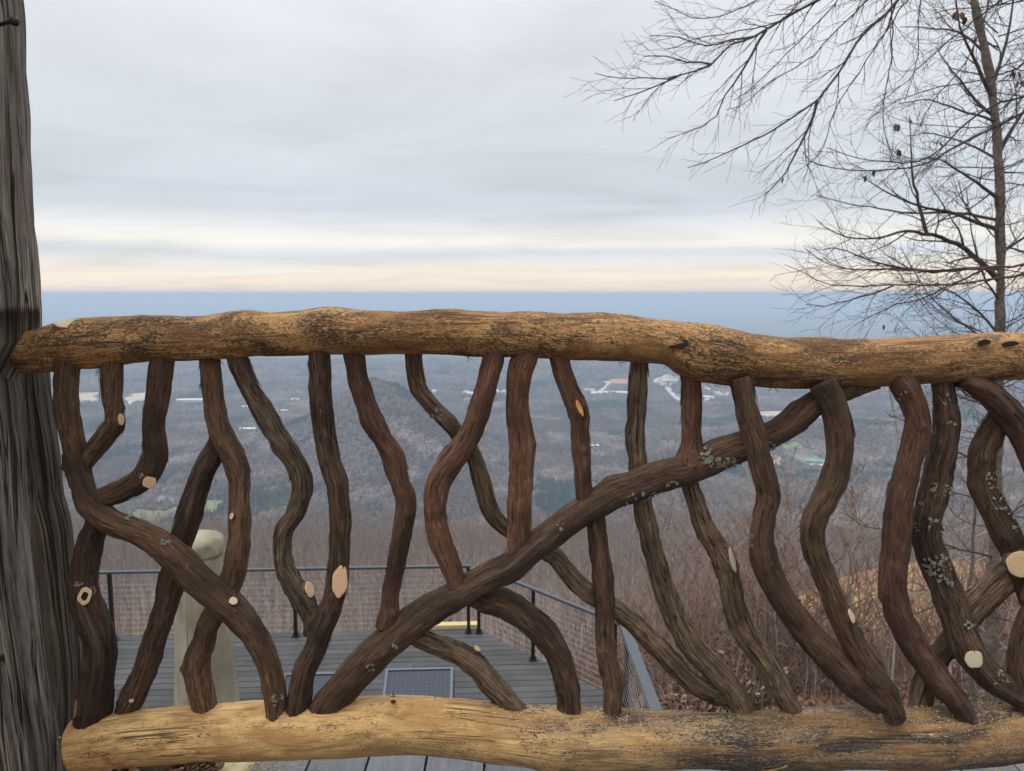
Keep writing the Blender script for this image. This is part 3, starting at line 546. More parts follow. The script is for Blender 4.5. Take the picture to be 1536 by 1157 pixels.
for r in RAD:
    for a in ANG:
        x, y = math.sin(a) * r, math.cos(a) * r; mb.v.append((x, y, H(x, y)))
for i in range(len(RAD) - 1):
    for j in range(nA):
        j2 = (j + 1) % nA; mb.f.append((1 + i * nA + j, 1 + (i + 1) * nA + j, 1 + (i + 1) * nA + j2, 1 + i * nA + j2))
for j in range(nA): mb.f.append((0, 1 + j, 1 + (j + 1) % nA))
mb.m = [0] * len(mb.f)
def mat_ground():
    m, t, b = newmat('forest_ground'); c = nd(t, 'ShaderNodeNewGeometry').outputs['Position']
    ln = nd(t, 'ShaderNodeVectorMath'); ln.operation = 'LENGTH'; t.links.new(c, ln.inputs[0]); dist = ln.outputs['Value']
    # leaf litter near
    n1 = nz(t, c, 22, 6, .75); n2 = nz(t, c, 1.1, 5, .6); n3 = nz(t, c, .09, 4, .6)
    near = rr(t, n1, (.3, (.07, .042, .03)), (.5, (.22, .125, .08)), (.72, (.42, .27, .18)))
    near = mixc(t, rr(t, n2, (.45, 0.), (.7, .6)), near, (.10, .075, .055))
    # grassy shoulder on the right
    sub = nd(t, 'ShaderNodeVectorMath'); sub.operation = 'SUBTRACT'; sub.inputs[1].default_value = (30, 58, -18); t.links.new(c, sub.inputs[0])
    l2 = nd(t, 'ShaderNodeVectorMath'); l2.operation = 'LENGTH'; t.links.new(sub.outputs[0], l2.inputs[0])
    gm = rr(t, math_n(t, 'ADD', math_n(t, 'DIVIDE', l2.outputs['Value'], 21.), math_n(t, 'MULTIPLY', math_n(t, 'SUBTRACT', n2, .5), .5)), (.45, 1.), (.75, 0.))
    g = rr(t, nz(t, c, 3.2, 7, .8), (.36, (.07, .04, .025)), (.50, (.24, .12, .055)), (.64, (.44, .26, .12))); g = mixc(t, rr(t, nz(t, c, .5, 5, .7), (.48, .0), (.60, .6)), g, (.27, .23, .10))
    # far woods: crown clumps with shade painted into the gaps, evergreen stands and paler open ground, all fixed to the land
    vo = nd(t, 'ShaderNodeTexVoronoi'); vo.inputs['Scale'].default_value = .085; t.links.new(c, vo.inputs[0])
    f1 = nz(t, c, .012, 6, .7); f2 = nz(t, c, .0021, 6, .62); f3 = nz(t, c, .0006, 5, .6, loc=(3, 1, 0)); f4 = nz(t, c, .004, 7, .7, loc=(9, 2, 0))
    far = rr(t, f1, (.3, (.08, .062, .054)), (.5, (.135, .105, .09)), (.7, (.205, .162, .138)))
    far = mixc(t, rr(t, f4, (.52, 0.), (.60, .85)), far, (.03, .048, .038))
    far = mixc(t, rr(t, f2, (.56, 0.), (.66, .8)), far, (.30, .26, .20))
    far = mixc(t, rr(t, f3, (.40, .5), (.55, 0.)), far, (.07, .085, .08))
    far = mixc(t, rr(t, vo.outputs[0], (.3, 0.), (.9, .4)), far, (.03, .026, .026))  # cell edges darkened: shade between crowns put into the colour
    k = rr(t, math_n(t, 'DIVIDE', dist, 1000.), (.05, 0.), (.30, 1.))
    near = mixc(t, rr(t, math_n(t, 'DIVIDE', dist, 100.), (.25, 0.), (.6, .7)), near, (.13, .105, .09))
    t.links.new(mixc(t, gm, mixc(t, k, near, far), g), b.inputs['Base Color']); b.inputs['Roughness'].default_value = .95; b.inputs['Specular IOR Level'].default_value = .1
    bump(t, b, n1, .6, .05); return m
o = mb.build('ground', mat_ground()); tag(o, kind='structure')
# ---- fields, pond, roads on the valley floor
M_tan = simple('stubble_field', (.42, .34, .24), .95, .2, .02); M_green = simple('pasture', (.15, .165, .075), .95, .25, .02); M_red = simple('red_earth', (.42, .16, .09), .95, .15, .03); M_road = simple('pale_road', (.42, .41, .40), .9, .1, .05)
M_pale = simple('bare_gravel', (.52, .49, .45), .9, .25, .03); M_water, t_, b_ = newmat('pond_water'); b_.inputs['Base Color'].default_value = (.08, .10, .11, 1); b_.inputs['Roughness'].default_value = .06; b_.inputs['Specular IOR Level'].default_value = .6
CLEAR = []
def field(name, mat, quad, wob=.12, lift=1.2, flat=False):
    cs = [hit(*q) for q in quad]; n = 14; mb = MB(); sd_ = rnd.random() * 90
    for i in range(n + 1):
        for j in range(n + 1):
            u, v = i / n, j / n
            if wob:
                e = lambda q, k: wob * noise.noise(Vector((q * 3 + sd_, k, 0)))
                u = u + e(v, 1) * (1 if i in (0, n) else .5); v = v + e(u, 5)
            p = (cs[0] * (1 - u) * (1 - v) + cs[1] * u * (1 - v) + cs[2] * u * v + cs[3] * (1 - u) * v)
            z = (max(c.z for c in cs) + .6) if flat else H(p.x, p.y) + lift
            mb.v.append((p.x, p.y, z))
    mb.f = [(i * (n + 1) + j, (i + 1) * (n + 1) + j, (i + 1) * (n + 1) + j + 1, i * (n + 1) + j + 1) for i in range(n) for j in range(n)]; mb.m = [0] * len(mb.f)
    CLEAR.append([(c.x, c.y) for c in cs]); o = mb.build(name, mat); tag(o, kind='structure'); return o
field('field', M_tan, [(118, 606), (150, 606), (150, 588), (112, 589)]); field('field', M_tan, [(186, 603), (232, 603), (228, 588), (186, 592)])
field('field', M_pale, [(150, 610), (200, 610), (200, 606), (150, 606)]); field('field', M_tan, [(433, 604), (450, 604), (452, 597), (433, 597)])
field('field', M_green, [(185, 786), (235, 790), (258, 768), (205, 764)]); field('field', M_green, [(272, 772), (318, 770), (335, 752), (300, 750)]); field('field', M_green, [(240, 770), (290, 772), (300, 762), (262, 760)])
field('pond', M_water, [(226, 754), (262, 757), (274, 745), (240, 738)], .3, flat=True)
field('field', M_red, [(912, 580), (944, 580), (946, 568), (915, 568)], .04); field('field', M_pale, [(884, 594), (945, 594), (945, 587), (884, 587)]); field('field', M_pale, [(800, 592), (872, 592), (872, 589), (800, 589)], .1)
field('field', M_tan, [(985, 576), (1015, 578), (1022, 565), (995, 564)]); field('field', M_green, [(1170, 672), (1212, 700), (1250, 697), (1195, 660)], .25); field('field', M_tan, [(1140, 692), (1168, 700), (1176, 686), (1150, 680)], .3)
field('field', M_tan, [(1130, 628), (1232, 632), (1236, 618), (1130, 617)], .2); field('field', M_tan, [(1210, 700), (1250, 704), (1262, 692), (1225, 690)], .3)
field('field', M_pale, [(690, 592), (714, 594), (716, 588), (692, 587)], .4)
field('pond', simple('turquoise_pool', (.10, .34, .34), .2, .1, .1), [(1208, 694), (1236, 696), (1236, 690), (1210, 688)], .1, flat=True)
def road(pix, wd, mat=None):
    W = []
    for (a, b) in zip(pix[:-1], pix[1:]):
        A, B = hit(*a), hit(*b); k = max(2, int((B - A).length / 25))
        for i in range(k): W.append(A + (B - A) * (i / k))
    W.append(hit(*pix[-1])); mb = MB(); wd *= 1.35
    for i, p in enumerate(W):
        t = W[min(i + 1, len(W) - 1)] - W[max(i - 1, 0)]; s = Vector((-t.y, t.x, 0)).normalized() * wd / 2
        for q in (p + s, p - s): mb.v.append((q.x, q.y, H(q.x, q.y) + 1.6))
        CLEAR.append((p.x, p.y, wd / 2 + 14))
    mb.f = [(2 * i, 2 * i + 1, 2 * i + 3, 2 * i + 2) for i in range(len(W) - 1)]; mb.m = [0] * len(mb.f); tag(mb.build('road', mat or M_road), kind='structure')
for r_, w_ in [([(981, 577), (985, 569), (998, 563), (1020, 561), (1036, 564)], 16), ([(985, 575), (998, 580), (1008, 590), (1018, 600), (1040, 602), (1056, 603), (1081, 592), (1056, 581), (1040, 574)], 18), ([(1056, 603), (1095, 590), (1082, 584)], 14), ([(1018, 600), (990, 606), (960, 610)], 13),
               ([(898, 588), (910, 580), (914, 572), (900, 574)], 14), ([(700, 594), (740, 588), (768, 592)], 12), ([(640, 590), (672, 600), (715, 602)], 10), ([(250, 612), (300, 607), (360, 612)], 10), ([(1100, 618), (1180, 622), (1240, 628)], 14), ([(150, 600), (190, 596), (240, 592)], 9)]:
    road(r_, w_)
def pip(x, y, q):
    c = False; j = len(q) - 1
    for i in range(len(q)):
        if (q[i][1] > y) != (q[j][1] > y) and x < (q[j][0] - q[i][0]) * (y - q[i][1]) / (q[j][1] - q[i][1]) + q[i][0]: c = not c
        j = i
    return c
# ---- valley buildings
M_wwall = simple('white_wall', (.58, .58, .56), .7, .1, .2); M_wroof = simple('white_roof', (.62, .62, .61), .6, .08, .1); M_groof = simple('grey_roof', (.22, .22, .23), .8, .2, .2); M_rroof = simple('brown_roof', (.22, .11, .08), .8, .2, .2); M_glass = simple('window_glass', (.04, .05, .06), .1, .1, 1)
def building(name, cat, label, px, py, L_, D_, h, rz, roof, gable=True, group=None, flatroof=None):
    p = hit(px, py); e = empty(name, (p.x, p.y, H(p.x, p.y) + .5), rz); tag(e, label, cat, group); mb = MB(); mb.box((0, 0, h / 2), (L_, D_, h)); mb.build('wall', M_wwall, e, False)
    mb = MB(); o_ = D_ / 2 + .5; l = L_ / 2 + .5; rh = D_ * (.28 if gable else .04)
    mb.add([(-l, -o_, h), (l, -o_, h), (l, 0, h + rh), (-l, 0, h + rh), (-l, o_, h), (l, o_, h)], [(0, 1, 2, 3), (3, 2, 5, 4), (0, 3, 4), (1, 5, 2), (0, 4, 5, 1)]); mb.build('roof', roof, e, False)
    nw = max(2, min(12, int(L_ / 6)))
    for k in range(nw):
        mb = MB(); mb.box(((k - (nw - 1) / 2) * L_ / nw, -D_ / 2 - .05, h * .55), (L_ / nw * .4, .1, h * .3)); mb.build('window', M_glass, e, False)
    CLEAR.append((p.x, p.y, max(L_, D_) * .6 + 8)); return e
building('warehouse', 'warehouse', 'longest white warehouse far down in the valley at the left', 287, 602, 118, 40, 10, .08, M_wroof, False)
building('warehouse', 'warehouse', 'white warehouse in the valley seen just left of the bowed branch', 372, 612, 74, 30, 8, .1, M_wroof, False)
building('warehouse', 'warehouse', 'small white flat-roofed warehouse left of the straight branch', 423, 618, 46, 22, 8, .05, M_wroof, False)
building('factory', 'factory', 'largest white factory below the red earth field in the valley', 932, 591, 84, 34, 10, .05, M_wroof, False)
building('factory', 'factory', 'white factory left of the largest one below the red field', 884, 586, 52, 24, 8, -.1, M_wroof, False)
building('barn', 'barn', 'long low pale barn in the woods at the left of the valley', 372, 645, 52, 14, 5, 0, M_wroof, True)
building('barn', 'barn', 'small pale barn alone in the woods below the valley factories', 891, 671, 30, 12, 5, .3, M_wroof, True)
for k in range(46):
    a, b = rnd.choice([(rnd.gauss(672, 22), rnd.gauss(588, 8)), (rnd.gauss(752, 12), rnd.gauss(586, 8)), (rnd.uniform(640, 720), rnd.uniform(552, 575)), (rnd.uniform(800, 945), rnd.gauss(591, 3)), (rnd.uniform(140, 240), rnd.gauss(604, 4)), (rnd.uniform(1000, 1100), rnd.uniform(556, 600))])
    L_ = rnd.uniform(13, 30)
    building('house', 'house', 'tiny pale house among the many scattered along the valley floor', a, b, L_, L_ * rnd.uniform(.5, .7), 5.5, rnd.uniform(-.6, .6), rnd.choice((M_wroof, M_wroof, M_groof, M_rroof)), True, 'tiny houses scattered along the valley')
# ---- geometry-node scatter for woods that nobody could count
def gn_scatter(name, pts, sources, mats, label, cat):
    """pts: (x,y,z,rot,scale,index)"""
    me = bpy.data.meshes.new(name); me.from_pydata([p[:3] for p in pts], [], [])
    for nm, k, ty in (('rz', 3, 'FLOAT'), ('sc', 4, 'FLOAT')):
        a = me.attributes.new(nm, ty, 'POINT'); a.data.foreach_set('value', [float(p[k]) for p in pts])
    a = me.attributes.new('ix', 'INT', 'POINT'); a.data.foreach_set('value', [int(p[5]) for p in pts])
    o = link(name, me); tag(o, label, cat, kind='stuff')
    g = bpy.data.node_groups.new(name, 'GeometryNodeTree'); g.interface.new_socket('Geometry', in_out='INPUT', socket_type='NodeSocketGeometry'); g.interface.new_socket('Geometry', in_out='OUTPUT', socket_type='NodeSocketGeometry')
    gi = g.nodes.new('NodeGroupInput'); go = g.nodes.new('NodeGroupOutput'); jn = g.nodes.new('GeometryNodeJoinGeometry'); ln = g.links.new
    heads = []
    for s in sources: heads.append(s(g))
    for hname in reversed(heads):
        gt = g.nodes.new('GeometryNodeGeometryToInstance'); ln(hname, gt.inputs[0]); ln(gt.outputs[0], jn.inputs[0])
    ip = g.nodes.new('GeometryNodeInstanceOnPoints'); ip.inputs['Pick Instance'].default_value = True
    def na(n_, ty):
        q = g.nodes.new('GeometryNodeInputNamedAttribute'); q.data_type = ty; q.inputs[0].default_value = n_; return q.outputs[0]
    cb = g.nodes.new('ShaderNodeCombineXYZ'); ln(na('rz', 'FLOAT'), cb.inputs[2]); ln(cb.outputs[0], ip.inputs['Rotation']); ln(na('sc', 'FLOAT'), ip.inputs['Scale']); ln(na('ix', 'INT'), ip.inputs['Instance Index'])
    ln(gi.outputs[0], ip.inputs['Points']); ln(jn.outputs[0], ip.inputs['Instance']); ln(ip.outputs[0], go.inputs[0])
    md = o.modifiers.new('scatter', 'NODES'); md.node_group = g; return o
def blob_src(sx, sz, off, cone=False):
    def f(g):
        ln = g.links.new
        if cone:
            c = g.nodes.new('GeometryNodeMeshCone'); c.inputs['Vertices'].default_value = 7; c.inputs['Radius Bottom'].default_value = sx; c.inputs['Depth'].default_value = sz; c.inputs['Radius Top'].default_value = 0; c.inputs['Side Segments'].default_value = 4; geo = c.outputs[0]
        else:
            c = g.nodes.new('GeometryNodeMeshIcoSphere'); c.inputs['Radius'].default_value = 1; c.inputs['Subdivisions'].default_value = 3; tr = g.nodes.new('GeometryNodeTransform'); tr.inputs['Scale'].default_value = (sx, sx, sz); tr.inputs['Translation'].default_value = (0, 0, sz * .75); ln(c.outputs[0], tr.inputs[0]); geo = tr.outputs[0]
        n = g.nodes.new('ShaderNodeTexNoise'); n.inputs['Scale'].default_value = .5; n.inputs['Detail'].default_value = 3; n.noise_dimensions = '4D'; n.inputs['W'].default_value = off
        vm = g.nodes.new('ShaderNodeVectorMath'); vm.operation = 'SUBTRACT'; vm.inputs[1].default_value = (.5, .5, .5); ln(n.outputs[1], vm.inputs[0])
        vs = g.nodes.new('ShaderNodeVectorMath'); vs.operation = 'SCALE'; vs.inputs['Scale'].default_value = sx * (1.3 if not cone else .5); ln(vm.outputs[0], vs.inputs[0])
        sp = g.nodes.new('GeometryNodeSetPosition'); ln(geo, sp.inputs[0]); ln(vs.outputs[0], sp.inputs['Offset'])
        sm = g.nodes.new('GeometryNodeSetMaterial'); sm.inputs['Material'].default_value = M_ever if cone else M_crown; ln(sp.outputs[0], sm.inputs[0]); return sm.outputs[0]
    return f
def mat_crown(name, a, b_, c_):
    m, t, b = newmat(name); oi = nd(t, 'ShaderNodeObjectInfo'); c = nd(t, 'ShaderNodeTexCoord').outputs['Object']
    k = rr(t, oi.outputs['Random'], (0, a), (.5, b_), (1, c_)); n = nz(t, c, 1.2, 5, .75)
    k = mixc(t, rr(t, n, (.4, .55), (.6, 0.)), k, tuple(x * .45 for x in a)); ps = nd(t, 'ShaderNodeNewGeometry').outputs['Position']
    k = mixc(t, rr(t, nz(t, ps, .0035, 6, .65), (.44, .6), (.54, 0.)), k, tuple(x * .42 for x in a)); k = mixc(t, rr(t, nz(t, ps, .006, 5, .65, loc=(5, 5, 0)), (.54, 0.), (.64, .6)), k, tuple(min(1, x * 1.45) for x in c_)); t.links.new(k, b.inputs['Base Color']); b.inputs['Roughness'].default_value = 1; b.inputs['Specular IOR Level'].default_value = 0; return m
M_crown = mat_crown('bare_canopy', (.095, .073, .062), (.145, .112, .095), (.205, .162, .138)); M_ever = mat_crown('evergreen_canopy', (.025, .045, .032), (.035, .058, .040), (.048, .072, .050))
CG = {}
for c in CLEAR:
    if len(c) == 3 and not isinstance(c[0], tuple): CG.setdefault((int(c[0] // 80), int(c[1] // 80)), []).append(c)
CQ = [c for c in CLEAR if isinstance(c[0], tuple)]
CB = [(min(p[0] for p in q) - 5, max(p[0] for p in q) + 5, min(p[1] for p in q) - 5, max(p[1] for p in q) + 5) for q in CQ]
def blocked(x, y):
    for i in (-1, 0, 1):
        for j in (-1, 0, 1):
            for c in CG.get((int(x // 80) + i, int(y // 80) + j), ()):
                if (x - c[0]) ** 2 + (y - c[1]) ** 2 < c[2] ** 2: return True
    for q, bb in zip(CQ, CB):
        if bb[0] < x < bb[1] and bb[2] < y < bb[3] and pip(x, y, q): return True
    return False
pts = []; y = 520.
while y < 5200:
    sp = 9.5 if y < 2200 else 9.5 + (y - 2200) * .0035; x = -y * .72
    while x < y * .74:
        xx, yy = x + rnd.uniform(-.5, .5) * sp, y + rnd.uniform(-.5, .5) * sp
        ev = noise.noise(Vector((xx * .004, yy * .0028, 4))) + .4 * noise.noise(Vector((xx * .02, yy * .02, 8))) + (.22 if gauss(xx, yy, -395, 2250, 160, 300) > .3 and xx > -430 else 0)
        if not blocked(xx, yy):
            s = rnd.uniform(.7, 1.2) * sp / 9.5; pts.append((xx, yy, H(xx, yy) - 1, rnd.uniform(0, 6.28), s, (3 if ev > .33 else rnd.randint(0, 2)) if rnd.random() > .04 else 3))
        x += sp
    y += sp * .95
print('far crowns', len(pts))
gn_scatter('far_woodland', pts, [blob_src(5.6, 6.2, 0), blob_src(5.0, 7.5, 5), blob_src(6.4, 5.4, 9), blob_src(4.2, 15, 3, True)], None, 'grey-brown winter woodland with dark evergreen patches covering the valley below', 'woodland')
# ============================================================ lower deck
A0 = atz(717, 948, -4.06); A1 = atz(160, 960, -4.06); ax = (A1 - A0); ax.z = 0; ax.normalize(); ux = -ax; uy = Vector((-ux.y, ux.x, 0)); aD = math.atan2(ux.y, ux.x)
C1 = atz(928, 932, -4.06 + 1.07); C1.z = -4.06; C2 = atz(985, 1065, -4.06 + 1.07); C2.z = -4.06; C3 = C1 + (C2 - C1) * 3.2
deck2 = empty('lower_deck', (A0.x, A0.y, 0), 0); tag(deck2, 'lower viewing deck of dark blue-grey boards on the slope below the railing', 'deck')
MI = Matrix.Translation(-Vector(deck2.location))
def xr_at(v):   # right boundary (in u) for a given v (distance back from the rear edge)
    P = [(0, 0)] + [((c - A0).dot(ux), (c - A0).dot(uy)) for c in (C1, C2, C3)]
    for (a, b) in zip(P[:-1], P[1:]):
        if b[1] <= v <= a[1]: return a[0] + (b[0] - a[0]) * (v - a[1]) / (b[1] - a[1])
    return P[-1][0]
mb = MB(); v = 0.12
while v > -5.2:
    bw = .138; v0, v1 = v, v - bw; tt = rnd.random(); xa, xb = xr_at(min(v0, -.001)) + .08, xr_at(min(v1, -.001)) + .08; x0 = -10.; cuts = [x0]
    while cuts[-1] < xa - 1: cuts.append(cuts[-1] + rnd.uniform(2.4, 4.9))
    cuts = [c for c in cuts if c < min(xa, xb) - .8]
    for i, c in enumerate(cuts):
        e0, e1 = (cuts[i + 1] - .004,) * 2 if i + 1 < len(cuts) else (xa, xb); z = rnd.uniform(-.002, .002) - 4.06; b = len(mb.v); tt = rnd.random()
        q = [A0 + ux * c + uy * v0, A0 + ux * e0 + uy * v0, A0 + ux * e1 + uy * v1, A0 + ux * c + uy * v1]
        mb.add([Vector((p.x, p.y, z)) for p in q] + [Vector((p.x, p.y, z - .03)) for p in q], [(3, 2, 1, 0), (4, 5, 6, 7), (0, 1, 5, 4), (1, 2, 6, 5), (2, 3, 7, 6), (3, 0, 4, 7)]); mb.c.extend([tt] * 8)
    v -= bw + .012
mb.build('boards', M_dk2, deck2, False).matrix_parent_inverse = MI
mb = MB()
ring = [A0 + ux * -10, A0, C1, C2, C3]
for a, b in zip(ring[:-1], ring[1:]):
    m_ = (a + b) / 2; d = b - a; mb.box((m_.x, m_.y, -4.24), (d.length, .06, .24), 0, math.atan2(d.y, d.x))
for k in range(11):
    p = A0 + ux * (-9 + k) + uy * -.6; mb.box((p.x, p.y, -6.4), (.14, .14, 4.2))
for p in (C1, C2): mb.box((p.x - .2, p.y - .2, -6.4), (.14, .14, 4.2))
for k in range(14):
    p = A0 + ux * (-9.5 + k * .7) + uy * -2.6; mb.box((p.x, p.y, -4.20), (.05, 5.0, .18), 0, aD)
mb.build('frame', simple('deck_frame', (.09, .07, .05), .85, .3, 12), deck2, False).matrix_parent_inverse = MI
pa, pb = A0 + ux * -.95 + uy * .19, A0 + ux * .02 + uy * .19; m_ = (pa + pb) / 2
mb = MB(); mb.box((m_.x, m_.y, -4.02), (.95, .14, .05), 0, aD); o = mb.build('fresh_board', simple('fresh_pine', (.55, .42, .2), .7, .15, 20), deck2, False); o.matrix_parent_inverse = MI; o['label'] = 'pale yellow new board at the rear edge of the deck'
M_blk = simple('black_metal', (.012, .013, .015), .4, .2, 40); M_cap = simple('rail_cap', (.055, .065, .078), .35, .15, 30); M_steel = simple('steel_cable', (.30, .30, .30), .35, .1, 60, metallic=.6)
def cable_rail(label, pts, posts, capw=.06):
    e = empty('cable_railing', (pts[0].x, pts[0].y, -4.06)); tag(e, label, 'railing', 'cable railings round the lower deck'); mi = Matrix.Translation(-Vector(e.location))
    for p in posts:
        mb = MB(); mb.box((p.x, p.y, -3.535), (.05, .05, 1.03), 0, aD); o = mb.build('post', M_blk, e, False); o.matrix_parent_inverse = mi
        mb = MB(); mb.box((p.x, p.y, -4.05), (.12, .12, .014), 0, aD); mb.box((p.x, p.y, -4.02), (.072, .072, .05), 0, aD); mb.build('base_plate', M_blk, o, False)
    for a, b in zip(pts[:-1], pts[1:]):
        d = (b - a); m_ = (a + b) / 2; mb = MB(); mb.box((m_.x, m_.y, -3.01), (d.length + .03, capw, .035), 0, math.atan2(d.y, d.x)); mb.build('top_rail', M_cap, e, False).matrix_parent_inverse = mi
        for k in range(11):
            z = -4.06 + .085 + k * .085; mb = MB(); n = 7; P = []
            for i in range(n): q = a + d * (i / (n - 1)); P.append(Vector((q.x, q.y, z - .002 * math.sin(i * 1.3 + k))))
            mb.tube(P, .0030, 6); mb.build('cable', M_steel, e).matrix_parent_inverse = mi
g0 = lambda px: A0 + ux * ((at(px, 900, A0.y) - A0).dot(ux))
cable_rail('rear black-post cable railing of the lower deck, facing the valley', [A0 + ux * -9.6 + uy * .02, A0 + ux * -.12 + uy * .02], [A0 + ux * ((atz(x, y, -4.06) - A0).dot(ux)) for x, y in ((-130, 965), (170, 960), (445, 952), (703, 948))])
f = (C1 - A0).normalized(); p2 = A0 + (C1 - A0) * .44
cable_rail('angled black-post cable railing at the deck corner, running down to the right', [A0.copy(), C1.copy()], [A0 + f * .02, p2, C1 - f * .06])
cable_rail('cable railing on the right side of the lower deck, with wide blue-grey cap', [C1 + Vector((.06, -.08, 0)), C2, C3], [C1 + Vector((.09, -.12, 0)), C2.copy(), C3.copy()], .12)
# ---- covered patio heater
hx = atz(311, 1073, -4.06); hz = 2.36
M_cover, t_, b_ = newmat('cover_fabric'); c_ = nd(t_, 'ShaderNodeTexCoord').outputs['Object']; n_ = nz(t_, c_, 5, 5, .6, (1, 1, .4)); t_.links.new(rr(t_, n_, (.3, (.17, .15, .105)), (.7, (.32, .29, .215))), b_.inputs['Base Color']); b_.inputs['Roughness'].default_value = .85; bump(t_, b_, nz(t_, c_, 14, 4, .6, (1, 1, .25), .5), .5, .02)
hc = empty('covered_patio_heater', (hx.x, hx.y, -4.06)); hc.scale = (1.16, 1.16, 1.0); tag(hc, 'tall patio heater under a beige fabric cover on the lower deck', 'patio heater')
def lathe(prof, N, fold, sd_):
    mb = MB()
    for (z, r) in prof:
        for j in range(N):
            a = 2 * math.pi * j / N; k = r * (1 + fold(z, a)); mb.v.append((math.cos(a) * k, math.sin(a) * k, z))
    n = len(prof); mb.f = [(i * N + j, i * N + (j + 1) % N, (i + 1) * N + (j + 1) % N, (i + 1) * N + j) for i in range(n - 1) for j in range(N)] + [tuple((n - 1) * N + j for j in range(N))]; mb.m = [0] * len(mb.f); return mb
prof = [(z, .335 - .105 * (z / 2.16) ** .9) for z in np.linspace(.02, 2.16, 60)]
lathe(prof, 80, lambda z, a: .05 * noise.noise(Vector((math.cos(a) * 2.6, math.sin(a) * 2.6, z * .8))) + .09 * noise.noise(Vector((math.cos(a) * 6, math.sin(a) * 6, z * .5 + 4))) * (z / 2) + .018 * math.cos(9 * a + z * 1.1) * (.4 + z / 2.2), 0).build('cover_skirt', M_cover, hc)
lathe([(2.06, .226), (2.07, .243), (2.11, .246), (2.16, .246), (2.21, .244), (2.245, .238), (2.275, .222), (2.30, .19), (2.318, .14), (2.33, .08), (2.335, .03)], 90, lambda z, a: .11 * noise.noise(Vector((math.cos(a) * 4, math.sin(a) * 4, z * 7))) * (1 if z < 2.26 else .5), 1).build('cover_cap', M_cover, hc)
mb = MB(); a0 = -1.75; mb.tube([Vector((math.cos(a0) * (.338 - .105 * (z / 2.16) ** .9), math.sin(a0) * (.338 - .105 * (z / 2.16) ** .9), z)) for z in np.linspace(.1, 2.03, 20)], .005, 6); mb.build('zip', simple('zip_tape', (.18, .165, .13)), hc)
lathe([(0, .30), (.03, .30), (.05, .27)], 40, lambda z, a: 0, 2).build('base', M_blk, hc)
# ---- two tilted gridded panels
def mat_panel():
    m, t, b = newmat('panel_cells'); c = nd(t, 'ShaderNodeTexCoord').outputs['Object']; br = nd(t, 'ShaderNodeTexBrick'); br.offset = 0; br.inputs['Scale'].default_value = 1; br.inputs['Brick Width'].default_value = .055; br.inputs['Row Height'].default_value = .055; br.inputs['Mortar Size'].default_value = .0035
    br.inputs['Color1'].default_value = (.020, .027, .042, 1); br.inputs['Color2'].default_value = (.026, .033, .048, 1); br.inputs['Mortar'].default_value = (.045, .055, .07, 1); t.links.new(c, br.inputs[0]); t.links.new(br.outputs[0], b.inputs['Base Color']); b.inputs['Roughness'].default_value = .28; return m
M_pan = mat_panel()
def panel(label, pl, pr, zt, length, drop):
    a = atz(*pl, zt); b_ = atz(*pr, zt); wd = (b_ - a).length; m_ = (a + b_) / 2; e = empty('tilted_panel', (m_.x, m_.y, -4.06), aD); tag(e, label, 'panel', 'dark tilted panels on the lower deck')
    an = math.asin(drop / length); h = zt + 4.06; R_ = Matrix.Rotation(an, 4, 'X')
    def put(o): o.location = (0, 0, h); o.rotation_euler = (an, 0, 0); return o
    mb = MB(); mb.add([(-wd / 2 + .035, -.035, 0), (wd / 2 - .035, -.035, 0), (wd / 2 - .035, -length + .035, 0), (-wd / 2 + .035, -length + .035, 0)], [(3, 2, 1, 0)]); put(mb.build('grid_face', M_pan, e, False))
    mb = MB(); 
    for c, d in (((0, -.0175, -.004), (wd, .035, .04)), ((0, -length + .0175, -.004), (wd, .035, .04)), ((-wd / 2 + .0175, -length / 2, -.004), (.035, length - .07, .04)), ((wd / 2 - .0175, -length / 2, -.004), (.035, length - .07, .04))): mb.box(c, d)
    put(mb.build('frame', simple('panel_frame', (.09, .11, .135), .4, .1), e, False))
    for sx in (-1, 1):
        mb = MB(); x = sx * (wd / 2 + .006); hb = h - drop; mb.add([(x + q, 0, 0) for q in (-.006, .006)] + [(x + q, 0, h - .02) for q in (-.006, .006)] + [(x + q, -length * math.cos(an), max(hb, .01)) for q in (-.006, .006)] + [(x + q, -length * math.cos(an), 0) for q in (-.006, .006)], [(0, 2, 4, 6), (1, 7, 5, 3), (0, 1, 3, 2), (2, 3, 5, 4), (4, 5, 7, 6), (6, 7, 1, 0)]); mb.build('side_panel', M_blk, e, False)
panel('dark blue gridded panel in the middle of the lower deck, propped at a slope', (579, 1002), (680, 1002), -3.62, 1.15, .42)
panel('second dark gridded panel, left of the middle one behind the crossing branches', (427, 1009), (523, 1009), -3.62, 1.15, .42)
